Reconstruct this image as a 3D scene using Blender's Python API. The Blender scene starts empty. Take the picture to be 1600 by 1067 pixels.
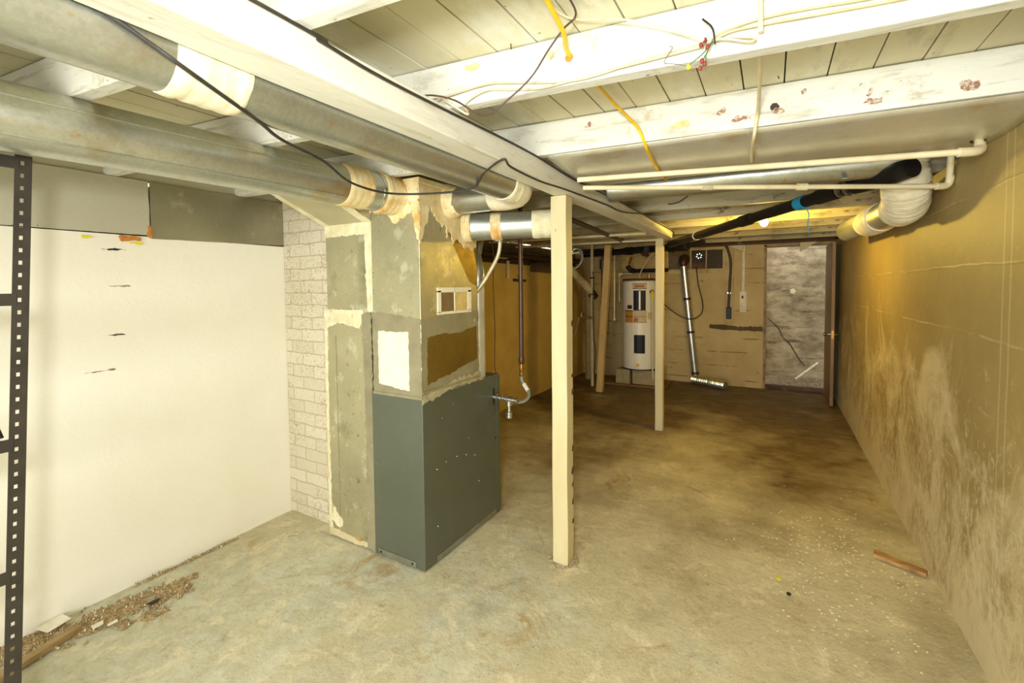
import bpy, bmesh, math, random
from mathutils import Vector, Matrix, noise as mnoise
random.seed(7)
SC = bpy.context.scene
COL = SC.collection
# ------------------------------------------------------------------ camera
cam_d = bpy.data.cameras.new('camera'); cam = bpy.data.objects.new('camera', cam_d); COL.objects.link(cam)
yaw, pitch, roll = math.radians(29.7), math.radians(2.4), math.radians(-0.57)
fw = Vector((-math.sin(yaw)*math.cos(pitch), math.cos(yaw)*math.cos(pitch), -math.sin(pitch)))
rt = Vector((math.cos(yaw), math.sin(yaw), 0)); up = rt.cross(fw)
r2 = rt*math.cos(roll)+up*math.sin(roll); u2 = up*math.cos(roll)-rt*math.sin(roll)
cam.matrix_world = Matrix(((r2.x, u2.x, -fw.x, 0), (r2.y, u2.y, -fw.y, 0), (r2.z, u2.z, -fw.z, 1.5), (0, 0, 0, 1)))
cam_d.sensor_width = 36; cam_d.lens = 711/1600*36; cam_d.shift_y = -(533.5-477)/1600; cam_d.clip_start = .02
SC.camera = cam
# ------------------------------------------------------------------ world, lamps, exposure
wd = bpy.data.worlds.new('world'); SC.world = wd; wd.use_nodes = True
wd.node_tree.nodes['Background'].inputs[0].default_value = (1, .97, .9, 1)
wd.node_tree.nodes['Background'].inputs[1].default_value = 1.7
def area(name, loc, target, size, power, color):
    d = bpy.data.lights.new(name, 'AREA'); d.shape = 'SQUARE'; d.size = size; d.energy = power; d.color = color
    o = bpy.data.objects.new(name, d); COL.objects.link(o); o.location = loc
    o.rotation_euler = (Vector(target)-Vector(loc)).to_track_quat('-Z', 'Y').to_euler()
    return o
area('camera_flash', (-.07, -.15, 1.70), (-.9, 2.2, 1.0), .15, 25, (.955, .985, 1))  # stands in for an unseen on-camera flash just behind the lens
area('rear_fill', (-.8, -2.3, 1.1), (-1.5, 3, .7), 1.8, 98, (.955, .985, 1))  # added fill lamp behind the camera; the room has no opening there
SC.view_settings.view_transform = 'Standard'; SC.view_settings.look = 'None'
SC.view_settings.exposure = 0.52; SC.view_settings.gamma = 1; SC.view_settings.use_curve_mapping = False
# ------------------------------------------------------------------ materials
def s(r, g, b):
    f = lambda c: ((c/255+.055)/1.055)**2.4 if c > 10 else c/255/12.92
    return (f(r), f(g), f(b), 1)
class NT:
    def __init__(self, name):
        self.m = bpy.data.materials.new(name); self.m.use_nodes = True
        self.t = self.m.node_tree; self.b = self.t.nodes['Principled BSDF']
        self.tc = self.t.nodes.new('ShaderNodeTexCoord')
        self.co = self.tc.outputs['Object']
    def n(self, ty, **kw):
        x = self.t.nodes.new(ty)
        for k, v in kw.items(): setattr(x, k, v)
        return x
    def l(self, a, b): self.t.links.new(a, b)
    def coords(self, stretch=(1, 1, 1), off=(0, 0, 0), rot=(0, 0, 0)):
        mp = self.n('ShaderNodeMapping'); mp.inputs['Scale'].default_value = stretch
        mp.inputs['Location'].default_value = off; mp.inputs['Rotation'].default_value = rot
        self.l(self.co, mp.inputs[0]); return mp.outputs[0]
    def noise(self, scale, detail=6, rough=.55, stretch=(1, 1, 1), off=(0, 0, 0), dist=0):
        x = self.n('ShaderNodeTexNoise'); x.inputs['Scale'].default_value = scale
        x.inputs['Detail'].default_value = detail; x.inputs['Roughness'].default_value = rough
        x.inputs['Distortion'].default_value = dist
        self.l(self.coords(stretch, off), x.inputs['Vector']); return x.outputs['Fac']
    def ramp(self, fac, lo, hi, c0=(0, 0, 0, 1), c1=(1, 1, 1, 1)):
        r = self.n('ShaderNodeValToRGB'); e = r.color_ramp.elements
        e[0].position = lo; e[0].color = c0; e[1].position = hi; e[1].color = c1
        self.l(fac, r.inputs[0]); return r.outputs[0]
    def mix(self, fac, a, b, mode='MIX'):
        x = self.n('ShaderNodeMix'); x.data_type = 'RGBA'; x.blend_type = mode
        if hasattr(fac, 'links'): self.l(fac, x.inputs[0])
        else: x.inputs[0].default_value = fac
        for v, i in ((a, 6), (b, 7)):
            if hasattr(v, 'links'): self.l(v, x.inputs[i])
            else: x.inputs[i].default_value = v
        return x.outputs[2]
    def math(self, op, a, b=0, c=0):
        x = self.n('ShaderNodeMath'); x.operation = op
        for v, i in ((a, 0), (b, 1), (c, 2)):
            if hasattr(v, 'links'): self.l(v, x.inputs[i])
            elif i < len(x.inputs): x.inputs[i].default_value = v
        return x.outputs[0]
    def xyz(self):
        x = self.n('ShaderNodeSeparateXYZ'); self.l(self.co, x.inputs[0]); return x.outputs
    def bump(self, h, strength=.3, dist=.01):
        bp = self.n('ShaderNodeBump'); bp.inputs['Strength'].default_value = strength
        bp.inputs['Distance'].default_value = dist; self.l(h, bp.inputs['Height'])
        if self.b.inputs['Normal'].links: self.l(self.b.inputs['Normal'].links[0].from_socket, bp.inputs['Normal'])
        self.l(bp.outputs[0], self.b.inputs['Normal'])
    def done(self, col, rough=.7, metal=0):
        if hasattr(col, 'links'): self.l(col, self.b.inputs['Base Color'])
        else: self.b.inputs['Base Color'].default_value = col
        if hasattr(rough, 'links'): self.l(rough, self.b.inputs['Roughness'])
        else: self.b.inputs['Roughness'].default_value = rough
        self.b.inputs['Metallic'].default_value = metal
        return self.m
def mat(name, c1, c2=None, scale=4, rough=.7, metal=0, bump=.15, bs=60, stains=(), stretch=(1, 1, 1), lo=.35, hi=.65):
    t = NT(name); off = (random.random()*9, 0, 0)
    col = c1
    if c2 is not None: col = t.mix(t.ramp(t.noise(scale, 8, .6, stretch, off), lo, hi), c1, c2)
    for i, (c, sc, a, b, st) in enumerate(stains):
        col = t.mix(t.ramp(t.noise(sc, 8, .65, st, (i*3.3+1, 2, 5)), a, b), col, c)
    if bump: t.bump(t.noise(bs, 5, .6, stretch), bump, .004)
    return t.done(col, rough, metal)
one = (1, 1, 1)
WHITE = s(233, 229, 206)
m_paintwood = mat('painted_wood', s(226, 226, 214), s(206, 204, 188), 3, .65, 0, .5, 25,
    [(s(184, 180, 160), 30, .52, .66, (.12, 1, 1)), (s(176, 164, 130), 7, .60, .72, (1, 1, 1)), (s(112, 84, 66), 15, .655, .70, (.6, 1, 1)), (s(90, 70, 58), 60, .68, .72, (.5, 1, 1))], (.25, 1, 1))
m_beam = mat('beam_paint', s(226, 224, 208), s(210, 206, 186), 3, .6, 0, .5, 25,
    [(s(196, 190, 166), 30, .54, .68, (1, .12, 1)), (s(182, 172, 138), 8, .60, .72, (1, .3, 1)), (s(112, 92, 74), 24, .67, .72, (1, .6, 1)), (s(96, 78, 62), 70, .69, .73, (1, .5, 1))], (1, .25, 1))
m_board = mat('board_paint', s(218, 212, 182), s(202, 194, 158), 2.5, .6, 0, .3, 40,
    [(s(228, 230, 220), 3, .55, .7, (1, .4, 1)), (s(168, 164, 140), 5, .58, .70, (1, .3, 1)), (s(108, 88, 62), 20, .67, .71, (1, .7, 1))], (1, .2, 1))
m_post = mat('post_paint', s(212, 200, 158), s(200, 186, 140), 5, .55, 0, .25, 30,
    [(s(90, 62, 40), 26, .70, .72, (1, 1, .35))], (1, 1, .2))
m_dark = mat('dark_void', s(40, 34, 26), s(62, 52, 38), 8)
m_oldwood = mat('bare_wood', s(150, 112, 66), s(104, 72, 40), 12, .75, 0, .4, 60, [], (.2, 1, 1))
m_brownwood = mat('brown_wood', s(92, 62, 40), s(60, 42, 28), 10, .75, 0, .4, 50, [(s(150, 130, 95), 8, .6, .7, one)], (.2, 1, 1))
m_stick = mat('orange_wood', s(196, 156, 96), s(136, 94, 50), 26, .7, 0, .4, 80, [], (.2, 1, 1))
# galvanised steel with spangle
def galv(name, c1, c2, rough=.38, metal=.85, stain=None, sc=130):
    t = NT(name)
    v = t.n('ShaderNodeTexVoronoi'); v.inputs['Scale'].default_value = sc; t.l(t.co, v.inputs['Vector'])
    sp = t.n('ShaderNodeSeparateColor'); t.l(v.outputs['Color'], sp.inputs[0])
    f = t.math('ADD', t.math('MULTIPLY', sp.outputs[0], .16), t.math('MULTIPLY', t.noise(3, 8, .65), .84))
    col = t.mix(t.ramp(f, .3, .75), c1, c2)
    if stain: 
        for st, sc2, a, b in stain: col = t.mix(t.ramp(t.noise(sc2, 8, .6, one, (sc2, 3, 1)), a, b), col, st)
    t.bump(t.noise(6, 3), .15, .02)
    r = t.math('ADD', t.math('MULTIPLY', t.noise(14, 4), .25), rough-.1)
    return t.done(col, r, metal)
m_galv = galv('galvanised_steel', s(176, 180, 168), s(206, 208, 198), .30, .88, [(s(176, 154, 108), 4, .56, .72), (s(196, 176, 130), 18, .64, .72)])
m_galv_new = galv('bright_galvanised', s(190, 194, 190), s(222, 224, 216), .3, .9)
m_galv_dull = galv('dull_galvanised', s(168, 164, 134), s(198, 192, 156), .42, .72, [(s(146, 140, 106), 2.5, .55, .7), (s(206, 202, 176), 9, .58, .66), (s(136, 130, 100), 22, .64, .70)], 200)
m_panel_l = galv('panel_painted', s(186, 182, 160), s(200, 196, 174), .5, .3, [(s(112, 84, 56), 14, .66, .69), (s(222, 216, 190), 6, .66, .74)], 200)
m_panel_r = galv('panel_steel', s(150, 146, 122), s(172, 168, 144), .36, .7, [(s(196, 190, 160), 7, .62, .72)], 200)
m_pan = galv('joist_pan_steel', s(214, 212, 196), s(238, 236, 220), .36, .65, [(s(205, 188, 140), 4, .55, .7)], 160)
m_goldgalv = galv('orange_reflect_steel', s(124, 102, 42), s(150, 126, 56), .4, .7)  # bare steel with an orange reflection put into its colour
m_mastic = mat('cream_mastic', s(228, 214, 170), s(214, 188, 128), 14, .7, 0, .8, 50, [(s(206, 148, 66), 7, .54, .70, one), (s(170, 124, 66), 30, .64, .70, one)])
m_mastic_w = mat('white_mastic', s(230, 222, 188), s(208, 196, 152), 14, .7, 0, .8, 50, [(s(190, 180, 140), 24, .58, .68, (1, 1, .25))])
m_tape = mat('wrapped_tape', s(236, 228, 200), s(214, 202, 164), 9, .6, 0, .5, 60, [(s(190, 168, 112), 9, .62, .72, one)])
m_greymastic = mat('grey_mastic', s(146, 138, 106), s(128, 120, 90), 8, .6, 0, .5, 70, [(s(196, 190, 158), 6, .62, .7, one)])
m_patch = mat('cream_patch', s(238, 232, 204), s(228, 220, 186), 8, .6, 0, .3, 60)
m_furn = mat('furnace_grey', s(94, 98, 82), s(86, 90, 74), 2, .36, .2, .08, 200, [(s(140, 142, 124), 40, .74, .77, one)])
m_rail = mat('rail_steel', s(150, 152, 136), s(128, 130, 114), 10, .4, .6)
m_black = mat('black_plastic', s(22, 20, 18), s(30, 27, 24), 20, .42, 0, .1, 40)
m_black.node_tree.nodes['Principled BSDF'].inputs['Specular IOR Level'].default_value = .25
m_blackmetal = mat('black_steel', s(52, 48, 42), s(66, 60, 52), 12, .42, .3, .1, 40)
m_cable = mat('black_cable', s(38, 34, 30), s(56, 52, 44), 30, .5)
m_yellow = mat('yellow_cable', s(232, 190, 20), s(214, 168, 16), 20, .45)
m_cream_cable = mat('cream_cable', s(206, 190, 150), s(186, 168, 124), 20, .55)
m_greycable = mat('grey_cable', s(196, 186, 160), s(176, 164, 136), 20, .55)
m_browncable = mat('brown_cable', s(78, 54, 36), s(60, 44, 30), 20, .5)
m_red = mat('red_plastic', s(132, 48, 44), None, 1, .4, 0, 0)
m_green = mat('green_wire', s(74, 106, 60), None, 1, .5, 0, 0)
m_pvc = mat('pvc_pipe', s(228, 216, 178), s(206, 190, 148), 8, .5, 0, .15, 40, [(s(160, 140, 100), 14, .64, .72, one)])
m_brownpipe = mat('brown_iron_pipe', s(82, 56, 40), s(66, 46, 34), 10, .4, .3, .2, 60)
m_brass = mat('brass', s(196, 150, 70), s(150, 104, 50), 15, .35, .85)
m_chrome = mat('chrome_steel', s(214, 212, 206), s(180, 178, 170), 15, .22, .95, .1)
m_blue = mat('blue_tape', s(28, 140, 176), None, 1, .45, 0, 0)
m_white = mat('white_enamel', s(240, 236, 220), s(232, 226, 206), 2, .35, 0, .03)
m_conc = mat('grey_block', s(168, 154, 118), s(148, 134, 100), 12, .85, 0, .5, 60)
m_dirt = mat('dirt', s(188, 166, 122), s(140, 116, 78), 60, .95, 0, .8, 90, [(s(180, 160, 120), 20, .6, .7, one)])
m_chip = mat('paint_chip', s(240, 234, 214), s(226, 214, 180), 30, .6)
m_ltbrick = None
# floor
def floor_mat():
    t = NT('floor_concrete')
    tan = t.mix(t.ramp(t.noise(1.6, 10, .65), .35, .65), s(214, 206, 170), s(194, 184, 146))
    grn = t.mix(t.ramp(t.noise(9, 8, .6), .4, .6), s(208, 206, 180), s(194, 190, 160))
    X, Y, Z = t.xyz()
    # grey floor paint survives on the left and towards the front, worn elsewhere
    m = t.math('ADD', t.noise(1.3, 10, .68, one, (4, 4, 0)), t.math('MULTIPLY', t.math('ADD', t.math('MULTIPLY', X, -1), t.math('MULTIPLY', Y, -.8)), .05))
    col = t.mix(t.ramp(m, .47, .56), tan, grn)
    col = t.mix(t.ramp(t.noise(6, 12, .75, one, (5, 5, 0), .5), .52, .62), col, s(224, 214, 178))
    col = t.mix(t.ramp(t.noise(4, 12, .75, one, (8, 3, 0), .8), .56, .66), col, s(180, 158, 112))
    col = t.mix(t.ramp(t.noise(2.6, 10, .7, one, (7, 1, 0), .6), .62, .72), col, s(226, 214, 180))
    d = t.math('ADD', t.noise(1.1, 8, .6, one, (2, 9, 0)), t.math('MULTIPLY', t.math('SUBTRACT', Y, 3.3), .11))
    # light falloff painted in: floor turns darker and browner towards the back
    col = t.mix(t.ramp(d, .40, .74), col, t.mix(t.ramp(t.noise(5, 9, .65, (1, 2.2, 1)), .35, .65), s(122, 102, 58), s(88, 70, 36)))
    col = t.mix(t.ramp(t.noise(18, 8, .7, one, (1, 6, 0)), .66, .74), col, s(132, 108, 72))
    col = t.mix(t.ramp(t.noise(55, 4, .7, one, (3, 6, 0)), .72, .76), col, s(226, 214, 184))
    col = t.mix(t.math('MULTIPLY', t.ramp(t.noise(24, 12, .8, (1, 1, 1), (2, 8, 0), .4), .50, .68), .45), col, s(142, 120, 84))
    col = t.mix(t.ramp(t.noise(110, 3, .7, one, (6, 6, 0)), .68, .73), col, s(96, 76, 50))
    t.bump(t.noise(5, 12, .75), .6, .02); t.bump(t.noise(60, 5), .25, .004)
    return t.done(col, t.ramp(t.noise(3, 6), .3, .7, (.45, .45, .45, 1), (.75, .75, .75, 1)))
def wall_r_mat():
    t = NT('right_wall_paint')
    X, Y, Z = t.xyz()
    col = t.mix(t.ramp(t.noise(1.4, 9, .6), .35, .65), s(172, 151, 96), s(156, 135, 82))
    # pale efflorescence, heavier towards the floor
    zf = t.math('MULTIPLY', t.math('SUBTRACT', 1.0, Z), .16)
    p = t.math('ADD', t.noise(2.2, 12, .72, (1, 1, .8), (3, 0, 0), .8), zf)
    col = t.mix(t.ramp(p, .50, .66), col, s(214, 198, 154))
    p2 = t.math('ADD', t.noise(20, 12, .75, (1, 1, .5), (1, 2, 0), 1.4), zf)
    col = t.mix(t.math('MULTIPLY', t.ramp(p2, .58, .65), .6), col, s(224, 212, 174))
    col = t.mix(t.ramp(t.noise(12, 6, .6, (1, 1, 2), (9, 0, 0)), .72, .75), col, s(112, 84, 54))
    # form-board courses and the vertical seam
    w = t.math('MULTIPLY', t.noise(2, 4, .5), .05)
    fr = t.math('FRACT', t.math('DIVIDE', t.math('ADD', Z, w), .29))
    line = t.ramp(t.math('ABSOLUTE', t.math('SUBTRACT', fr, .5)), .004, .022, (1, 1, 1, 1), (0, 0, 0, 1))
    col = t.mix(t.math('MULTIPLY', line, t.math('MULTIPLY', t.ramp(t.noise(3, 8, .7), .47, .62), .6)), col, s(214, 200, 160))
    for y0 in (2.27, 2.33):
        sm = t.ramp(t.math('ABSOLUTE', t.math('SUBTRACT', t.math('ADD', Y, t.math('MULTIPLY', t.noise(3), .02)), y0)), .002, .007, (.38, .38, .38, 1), (0, 0, 0, 1))
        col = t.mix(sm, col, s(226, 214, 176))
    t.bump(line, .25, .004); t.bump(t.noise(3, 10, .65), .4, .02); t.bump(t.noise(70, 4), .15, .004)
    return t.done(col, .55)
def wall_l_mat():
    t = NT('left_wall_paint')
    col = t.mix(t.ramp(t.noise(1.5, 6, .6), .35, .65), s(243, 239, 222), s(240, 234, 214))
    X, Y, Z = t.xyz()
    far = t.ramp(Y, .0, 1, (0, 0, 0, 1), (1, 1, 1, 1))
    mr = t.n('ShaderNodeMapRange'); mr.inputs[1].default_value = 2.3; mr.inputs[2].default_value = 2.6; t.l(Y, mr.inputs[0])
    col = t.mix(mr.outputs[0], col, t.mix(t.ramp(t.noise(3, 8, .6), .4, .7), s(212, 184, 104), s(196, 166, 90)))  # cream turns ochre past the chimney: the bulb's warm cast put into the colour
    col = t.mix(t.ramp(t.noise(26, 5, .7, (1, 1, 2.5)), .75, .77), col, s(196, 168, 116))
    t.bump(t.noise(5, 10, .6), .3, .015); t.bump(t.noise(45, 5), .15, .004)
    return t.done(col, .6)
def wall_b_mat():
    t = NT('back_wall_paint')
    X, Y, Z = t.xyz()
    col = t.mix(t.ramp(t.noise(1.8, 9, .65), .35, .65), s(204, 180, 122), s(180, 154, 98))
    col = t.mix(t.ramp(t.noise(7, 8, .7, (1, 1, 1.6)), .62, .72), col, s(132, 106, 66))
    w = t.math('MULTIPLY', t.noise(2, 4, .5), .04)
    fr = t.math('FRACT', t.math('DIVIDE', t.math('ADD', Z, w), .205))
    line = t.ramp(t.math('ABSOLUTE', t.math('SUBTRACT', fr, .5)), .01, .05, (1, 1, 1, 1), (0, 0, 0, 1))
    col = t.mix(t.math('MULTIPLY', line, t.ramp(t.noise(3, 5), .5, .6)), col, s(112, 86, 52))
    t.bump(line, -.3, .006); t.bump(t.noise(8, 10, .65), .4, .02)
    return t.done(col, .65)
def brick_mat():
    t = NT('painted_brick')
    mp = t.coords(one, (0, 0, 0), (math.radians(90), 0, 0))
    b = t.n('ShaderNodeTexBrick'); b.inputs['Scale'].default_value = 1
    b.inputs['Brick Width'].default_value = .21; b.inputs['Row Height'].default_value = .078
    b.inputs['Mortar Size'].default_value = .006; b.inputs['Mortar Smooth'].default_value = .5
    b.inputs['Color1'].default_value = s(214, 205, 180); b.inputs['Color2'].default_value = s(202, 192, 166)
    b.inputs['Mortar'].default_value = s(184, 170, 138)
    cx = t.n('ShaderNodeCombineXYZ'); X, Y, Z = t.xyz(); t.l(t.math('ADD', t.math('ADD', X, Y), t.math('MULTIPLY', t.noise(14, 3), .012)), cx.inputs[0]); t.l(t.math('ADD', Z, t.math('MULTIPLY', t.noise(11, 4), .022)), cx.inputs[1]); t.l(cx.outputs[0], b.inputs['Vector'])
    pit = t.ramp(t.noise(85, 4, .75), .53, .63)
    big = t.ramp(t.noise(3.5, 4, .6), .36, .60)
    col = t.mix(t.math('MULTIPLY', pit, big), b.outputs['Color'], s(160, 130, 100))
    t.bump(b.outputs['Fac'], -1, .012); t.bump(pit, -.4, .004)
    return t.done(col, .75)
def outside_mat():
    t = NT('outside_concrete')
    X, Y, Z = t.xyz()
    col = t.mix(t.ramp(t.noise(2.4, 10, .7, (1, 1, 1.8)), .38, .62), s(200, 186, 156), s(138, 124, 98))
    col = t.mix(t.ramp(t.math('ADD', Z, t.math('MULTIPLY', t.noise(5), .08)), 1.66, 1.70) if False else t.ramp(t.noise(9, 10, .8, (1, 1, .5), (4, 4, 4), 1.5), .62, .66), col, s(226, 216, 192))
    col = t.mix(t.ramp(t.noise(3, 9, .75, (.7, 1, 2), (3, 0, 0)), .52, .66), col, s(96, 84, 66))
    fr = t.math('FRACT', t.math('DIVIDE', t.math('ADD', Z, t.math('MULTIPLY', t.noise(2), .03)), .24))
    line = t.ramp(t.math('ABSOLUTE', t.math('SUBTRACT', fr, .5)), .01, .05, (1, 1, 1, 1), (0, 0, 0, 1))
    col = t.mix(t.math('MULTIPLY', line, t.math('MULTIPLY', t.ramp(t.noise(3, 6, .6), .45, .62), .6)), col, s(80, 70, 54))
    t.bump(t.noise(7, 10, .7), .6, .03)
    return t.done(col, .9)
m_floor, m_wr, m_wl, m_wb, m_brick, m_out = floor_mat(), wall_r_mat(), wall_l_mat(), wall_b_mat(), brick_mat(), outside_mat()
m_recess = mat('raw_concrete', s(112, 92, 60), s(84, 68, 44), 4, .9, 0, .5, 30)
# ------------------------------------------------------------------ mesh helpers
WL = {}
class MB:
    def __init__(self): self.v = []; self.f = []
    def add(self, vs, fs):
        o = len(self.v); self.v += [Vector(p) for p in vs]; self.f += [[i+o for i in q] for q in fs]; return self
    def box(self, x0, x1, y0, y1, z0, z1):
        return self.hexa([(x0, y0, z0), (x1, y0, z0), (x1, y1, z0), (x0, y1, z0), (x0, y0, z1), (x1, y0, z1), (x1, y1, z1), (x0, y1, z1)])
    def hexa(self, p):
        return self.add(p, [(0, 3, 2, 1), (4, 5, 6, 7), (0, 1, 5, 4), (1, 2, 6, 5), (2, 3, 7, 6), (3, 0, 4, 7)])
    def bar(self, a, b, w, d, side=(1, 0, 0)):      # rectangular stick from a to b
        a, b = Vector(a), Vector(b); t = (b-a).normalized(); u = Vector(side); u = (u-t*u.dot(t)).normalized(); v = t.cross(u)
        q = []
        for c in (a, b):
            for i, j in ((-1, -1), (1, -1), (1, 1), (-1, 1)): q.append(c+u*i*w/2+v*j*d/2)
        return self.hexa(q)
    def tube(self, pts, r, seg=12, smooth=0, caps=True, wob=0):
        pts = [Vector(p) for p in pts]
        rs = list(r) if isinstance(r, (list, tuple)) else [r]*len(pts)
        if smooth and len(pts) > 2:
            q, rr = [], []
            P = [pts[0]*2-pts[1]]+pts+[pts[-1]*2-pts[-2]]
            for i in range(len(pts)-1):
                p0, p1, p2, p3 = P[i:i+4]
                for k in range(smooth):
                    t = k/smooth
                    q.append(.5*((2*p1)+(p2-p0)*t+(2*p0-5*p1+4*p2-p3)*t*t+(3*p1-p0-3*p2+p3)*t**3)); rr.append(rs[i]*(1-t)+rs[i+1]*t)
            q.append(pts[-1]); rr.append(rs[-1]); pts, rs = q, rr
        n = len(pts); tn = []
        for i in range(n):
            a = pts[max(0, i-1)]; b = pts[min(n-1, i+1)]; d = b-a
            tn.append(d.normalized() if d.length > 1e-9 else (tn[-1] if tn else Vector((0, 0, 1))))
        ref = Vector((0, 0, 1)) if abs(tn[0].z) < .9 else Vector((1, 0, 0))
        u = (ref-tn[0]*ref.dot(tn[0])).normalized(); vs = []
        for i in range(n):
            u = (u-tn[i]*u.dot(tn[i])); u = u.normalized(); w = tn[i].cross(u)
            for k in range(seg):
                a = 2*math.pi*k/seg; rad = rs[i]
                if wob: rad += wob*mnoise.noise(Vector((i*.9, math.cos(a)*1.5, math.sin(a)*1.5+pts[0].x*7)))
                vs.append(pts[i]+u*math.cos(a)*rad+w*math.sin(a)*rad)
        fs = [(i*seg+k, i*seg+(k+1) % seg, (i+1)*seg+(k+1) % seg, (i+1)*seg+k) for i in range(n-1) for k in range(seg)]
        if caps: fs += [tuple(range(seg))[::-1], tuple((n-1)*seg+k for k in range(seg))]
        return self.add(vs, fs)
    def lathe(self, base, prof, axis=(0, 0, 1), seg=32):   # prof: (radius, distance)
        b = Vector(base); t = Vector(axis).normalized(); pts = [b+t*h for r, h in prof]
        ref = Vector((1, 0, 0)) if abs(t.x) < .9 else Vector((0, 1, 0)); u = (ref-t*ref.dot(t)).normalized(); w = t.cross(u)
        vs = [p+(u*math.cos(2*math.pi*k/seg)+w*math.sin(2*math.pi*k/seg))*prof[i][0] for i, p in enumerate(pts) for k in range(seg)]
        n = len(prof)
        fs = [(i*seg+k, i*seg+(k+1) % seg, (i+1)*seg+(k+1) % seg, (i+1)*seg+k) for i in range(n-1) for k in range(seg)]
        fs += [tuple(range(seg))[::-1], tuple((n-1)*seg+k for k in range(seg))]
        return self.add(vs, fs)
    def slab(self, pts, nrm, th):       # polygon extruded along nrm
        n = len(pts); N = Vector(nrm).normalized()*th
        P = [Vector(p) for p in pts]
        return self.add(P+[p+N for p in P], [tuple(range(n))[::-1], tuple(range(n, 2*n))]+[(i, (i+1) % n, n+(i+1) % n, n+i) for i in range(n)])
    def ragged(self, pts, nrm, th, jit=.004, step=.012):
        P = [Vector(p) for p in pts]; N = Vector(nrm).normalized(); out = []
        for i in range(len(P)):
            a, b = P[i], P[(i+1) % len(P)]; d = b-a; k = max(1, int(d.length/step)); side = d.cross(N).normalized() if d.length > 0 else N
            for j in range(k):
                p = a+d*(j/k); out.append(p+side*jit*(2*mnoise.noise(p*40)+random.uniform(-.4, .4)))
        return self.slab(out, N, th)
    def build(self, name, m, parent=None, bevel=0, smooth=False, loc=None):
        if parent is not None: off = WL[parent.name]
        elif loc is not None: off = Vector(loc)
        else:
            xs = [p.x for p in self.v]; ys = [p.y for p in self.v]; zs = [p.z for p in self.v]
            off = Vector(((min(xs)+max(xs))/2, (min(ys)+max(ys))/2, min(zs)))
        me = bpy.data.meshes.new(name); me.from_pydata([p-off for p in self.v], [], self.f)
        bm = bmesh.new(); bm.from_mesh(me); bmesh.ops.recalc_face_normals(bm, faces=bm.faces); bm.to_mesh(me); bm.free()
        me.materials.append(m)
        if smooth:
            me.shade_smooth()
            me.set_sharp_from_angle(angle=math.radians(40))
        o = bpy.data.objects.new(name, me); COL.objects.link(o)
        if parent is not None: o.parent = parent; WL[o.name] = off
        else: o.location = off; WL[o.name] = off
        if bevel:
            b = o.modifiers.new('bevel', 'BEVEL'); b.width = bevel; b.segments = 2; b.limit_method = 'ANGLE'
        return o
def tag(o, label, cat, group=None, kind=None):
    o['label'] = label; o['category'] = cat
    if group: o['group'] = group
    if kind: o['kind'] = kind
    return o
def thing(name, label, cat, loc, group=None):
    o = bpy.data.objects.new(name, None); COL.objects.link(o); o.location = loc; o.empty_display_size = .1
    WL[o.name] = Vector(loc); return tag(o, label, cat, group)
def struct(name, mb, m, label=None, bevel=0, loc=(0, 0, 0)):
    o = mb.build(name, m, None, bevel, False, loc); o['kind'] = 'structure'
    if label: o['label'] = label; o['category'] = name.split('_')[0]
    return o
B = MB
# ------------------------------------------------------------------ the setting
XL, XR, YB, YF = -2.81, .73, 7.4, -3.0
def grid_floor():
    mb = B(); nx, ny = 60, 150; x0, x1, y0, y1 = XL-.05, XR+.05, YF, YB+.05
    vs = []
    for j in range(ny+1):
        for i in range(nx+1):
            x = x0+(x1-x0)*i/nx; y = y0+(y1-y0)*j/ny
            vs.append((x, y, .006*mnoise.noise(Vector((x*1.3, y*1.3, 0)))+.002*mnoise.noise(Vector((x*5, y*5, 3)))-.004))
    return mb.add(vs, [(j*(nx+1)+i, j*(nx+1)+i+1, (j+1)*(nx+1)+i+1, (j+1)*(nx+1)+i) for j in range(ny) for i in range(nx)])
o = struct('floor', grid_floor(), m_floor, 'worn concrete basement floor with flaking grey paint'); o.data.shade_smooth()
struct('wall_left', B().box(XL-.25, XL, YF, YB+.2, -.05, 1.775), m_wl, 'smooth cream painted concrete wall at the left')
struct('wall_left_upper', B().box(XL-.35, XL-.14, YF, YB+.2, 1.775, 2.06), m_recess, 'raw concrete set back above the cream left wall')
struct('wall_right', B().box(XR, XR+.3, YF, YB+.2, -.05, 2.055), m_wr, 'tan painted poured concrete wall at the right')
struct('wall_front', B().box(XL-.1, XR+.1, YF-.2, YF, -.05, 2.2), m_wl, 'cream concrete wall behind the camera')
# back wall with its doorway (x -.07 .. .70) and vent window (x -1.40 .. -.63)
DX0, DX1 = -.075, .70
WX0, WX1, WZ0, WZ1 = -1.40, -.63, 1.735, 2.015
mb = B(); 
mb.box(XL-.2, WX0, YB, YB+.2, -.05, 2.08); mb.box(WX0, WX1, YB, YB+.2, -.05, WZ0); mb.box(WX0, WX1, YB, YB+.2, WZ1, 2.08)
mb.box(WX1, DX0-.02, YB, YB+.2, -.05, 2.08); mb.box(DX0-.02, XR+.2, YB, YB+.2, 2.045, 2.08)
mb.box(DX1+.02, XR+.2, YB, YB+.2, -.05, 2.045)
struct('wall_back', mb, m_wb, 'ochre painted block wall with doorway and vent window')
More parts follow.
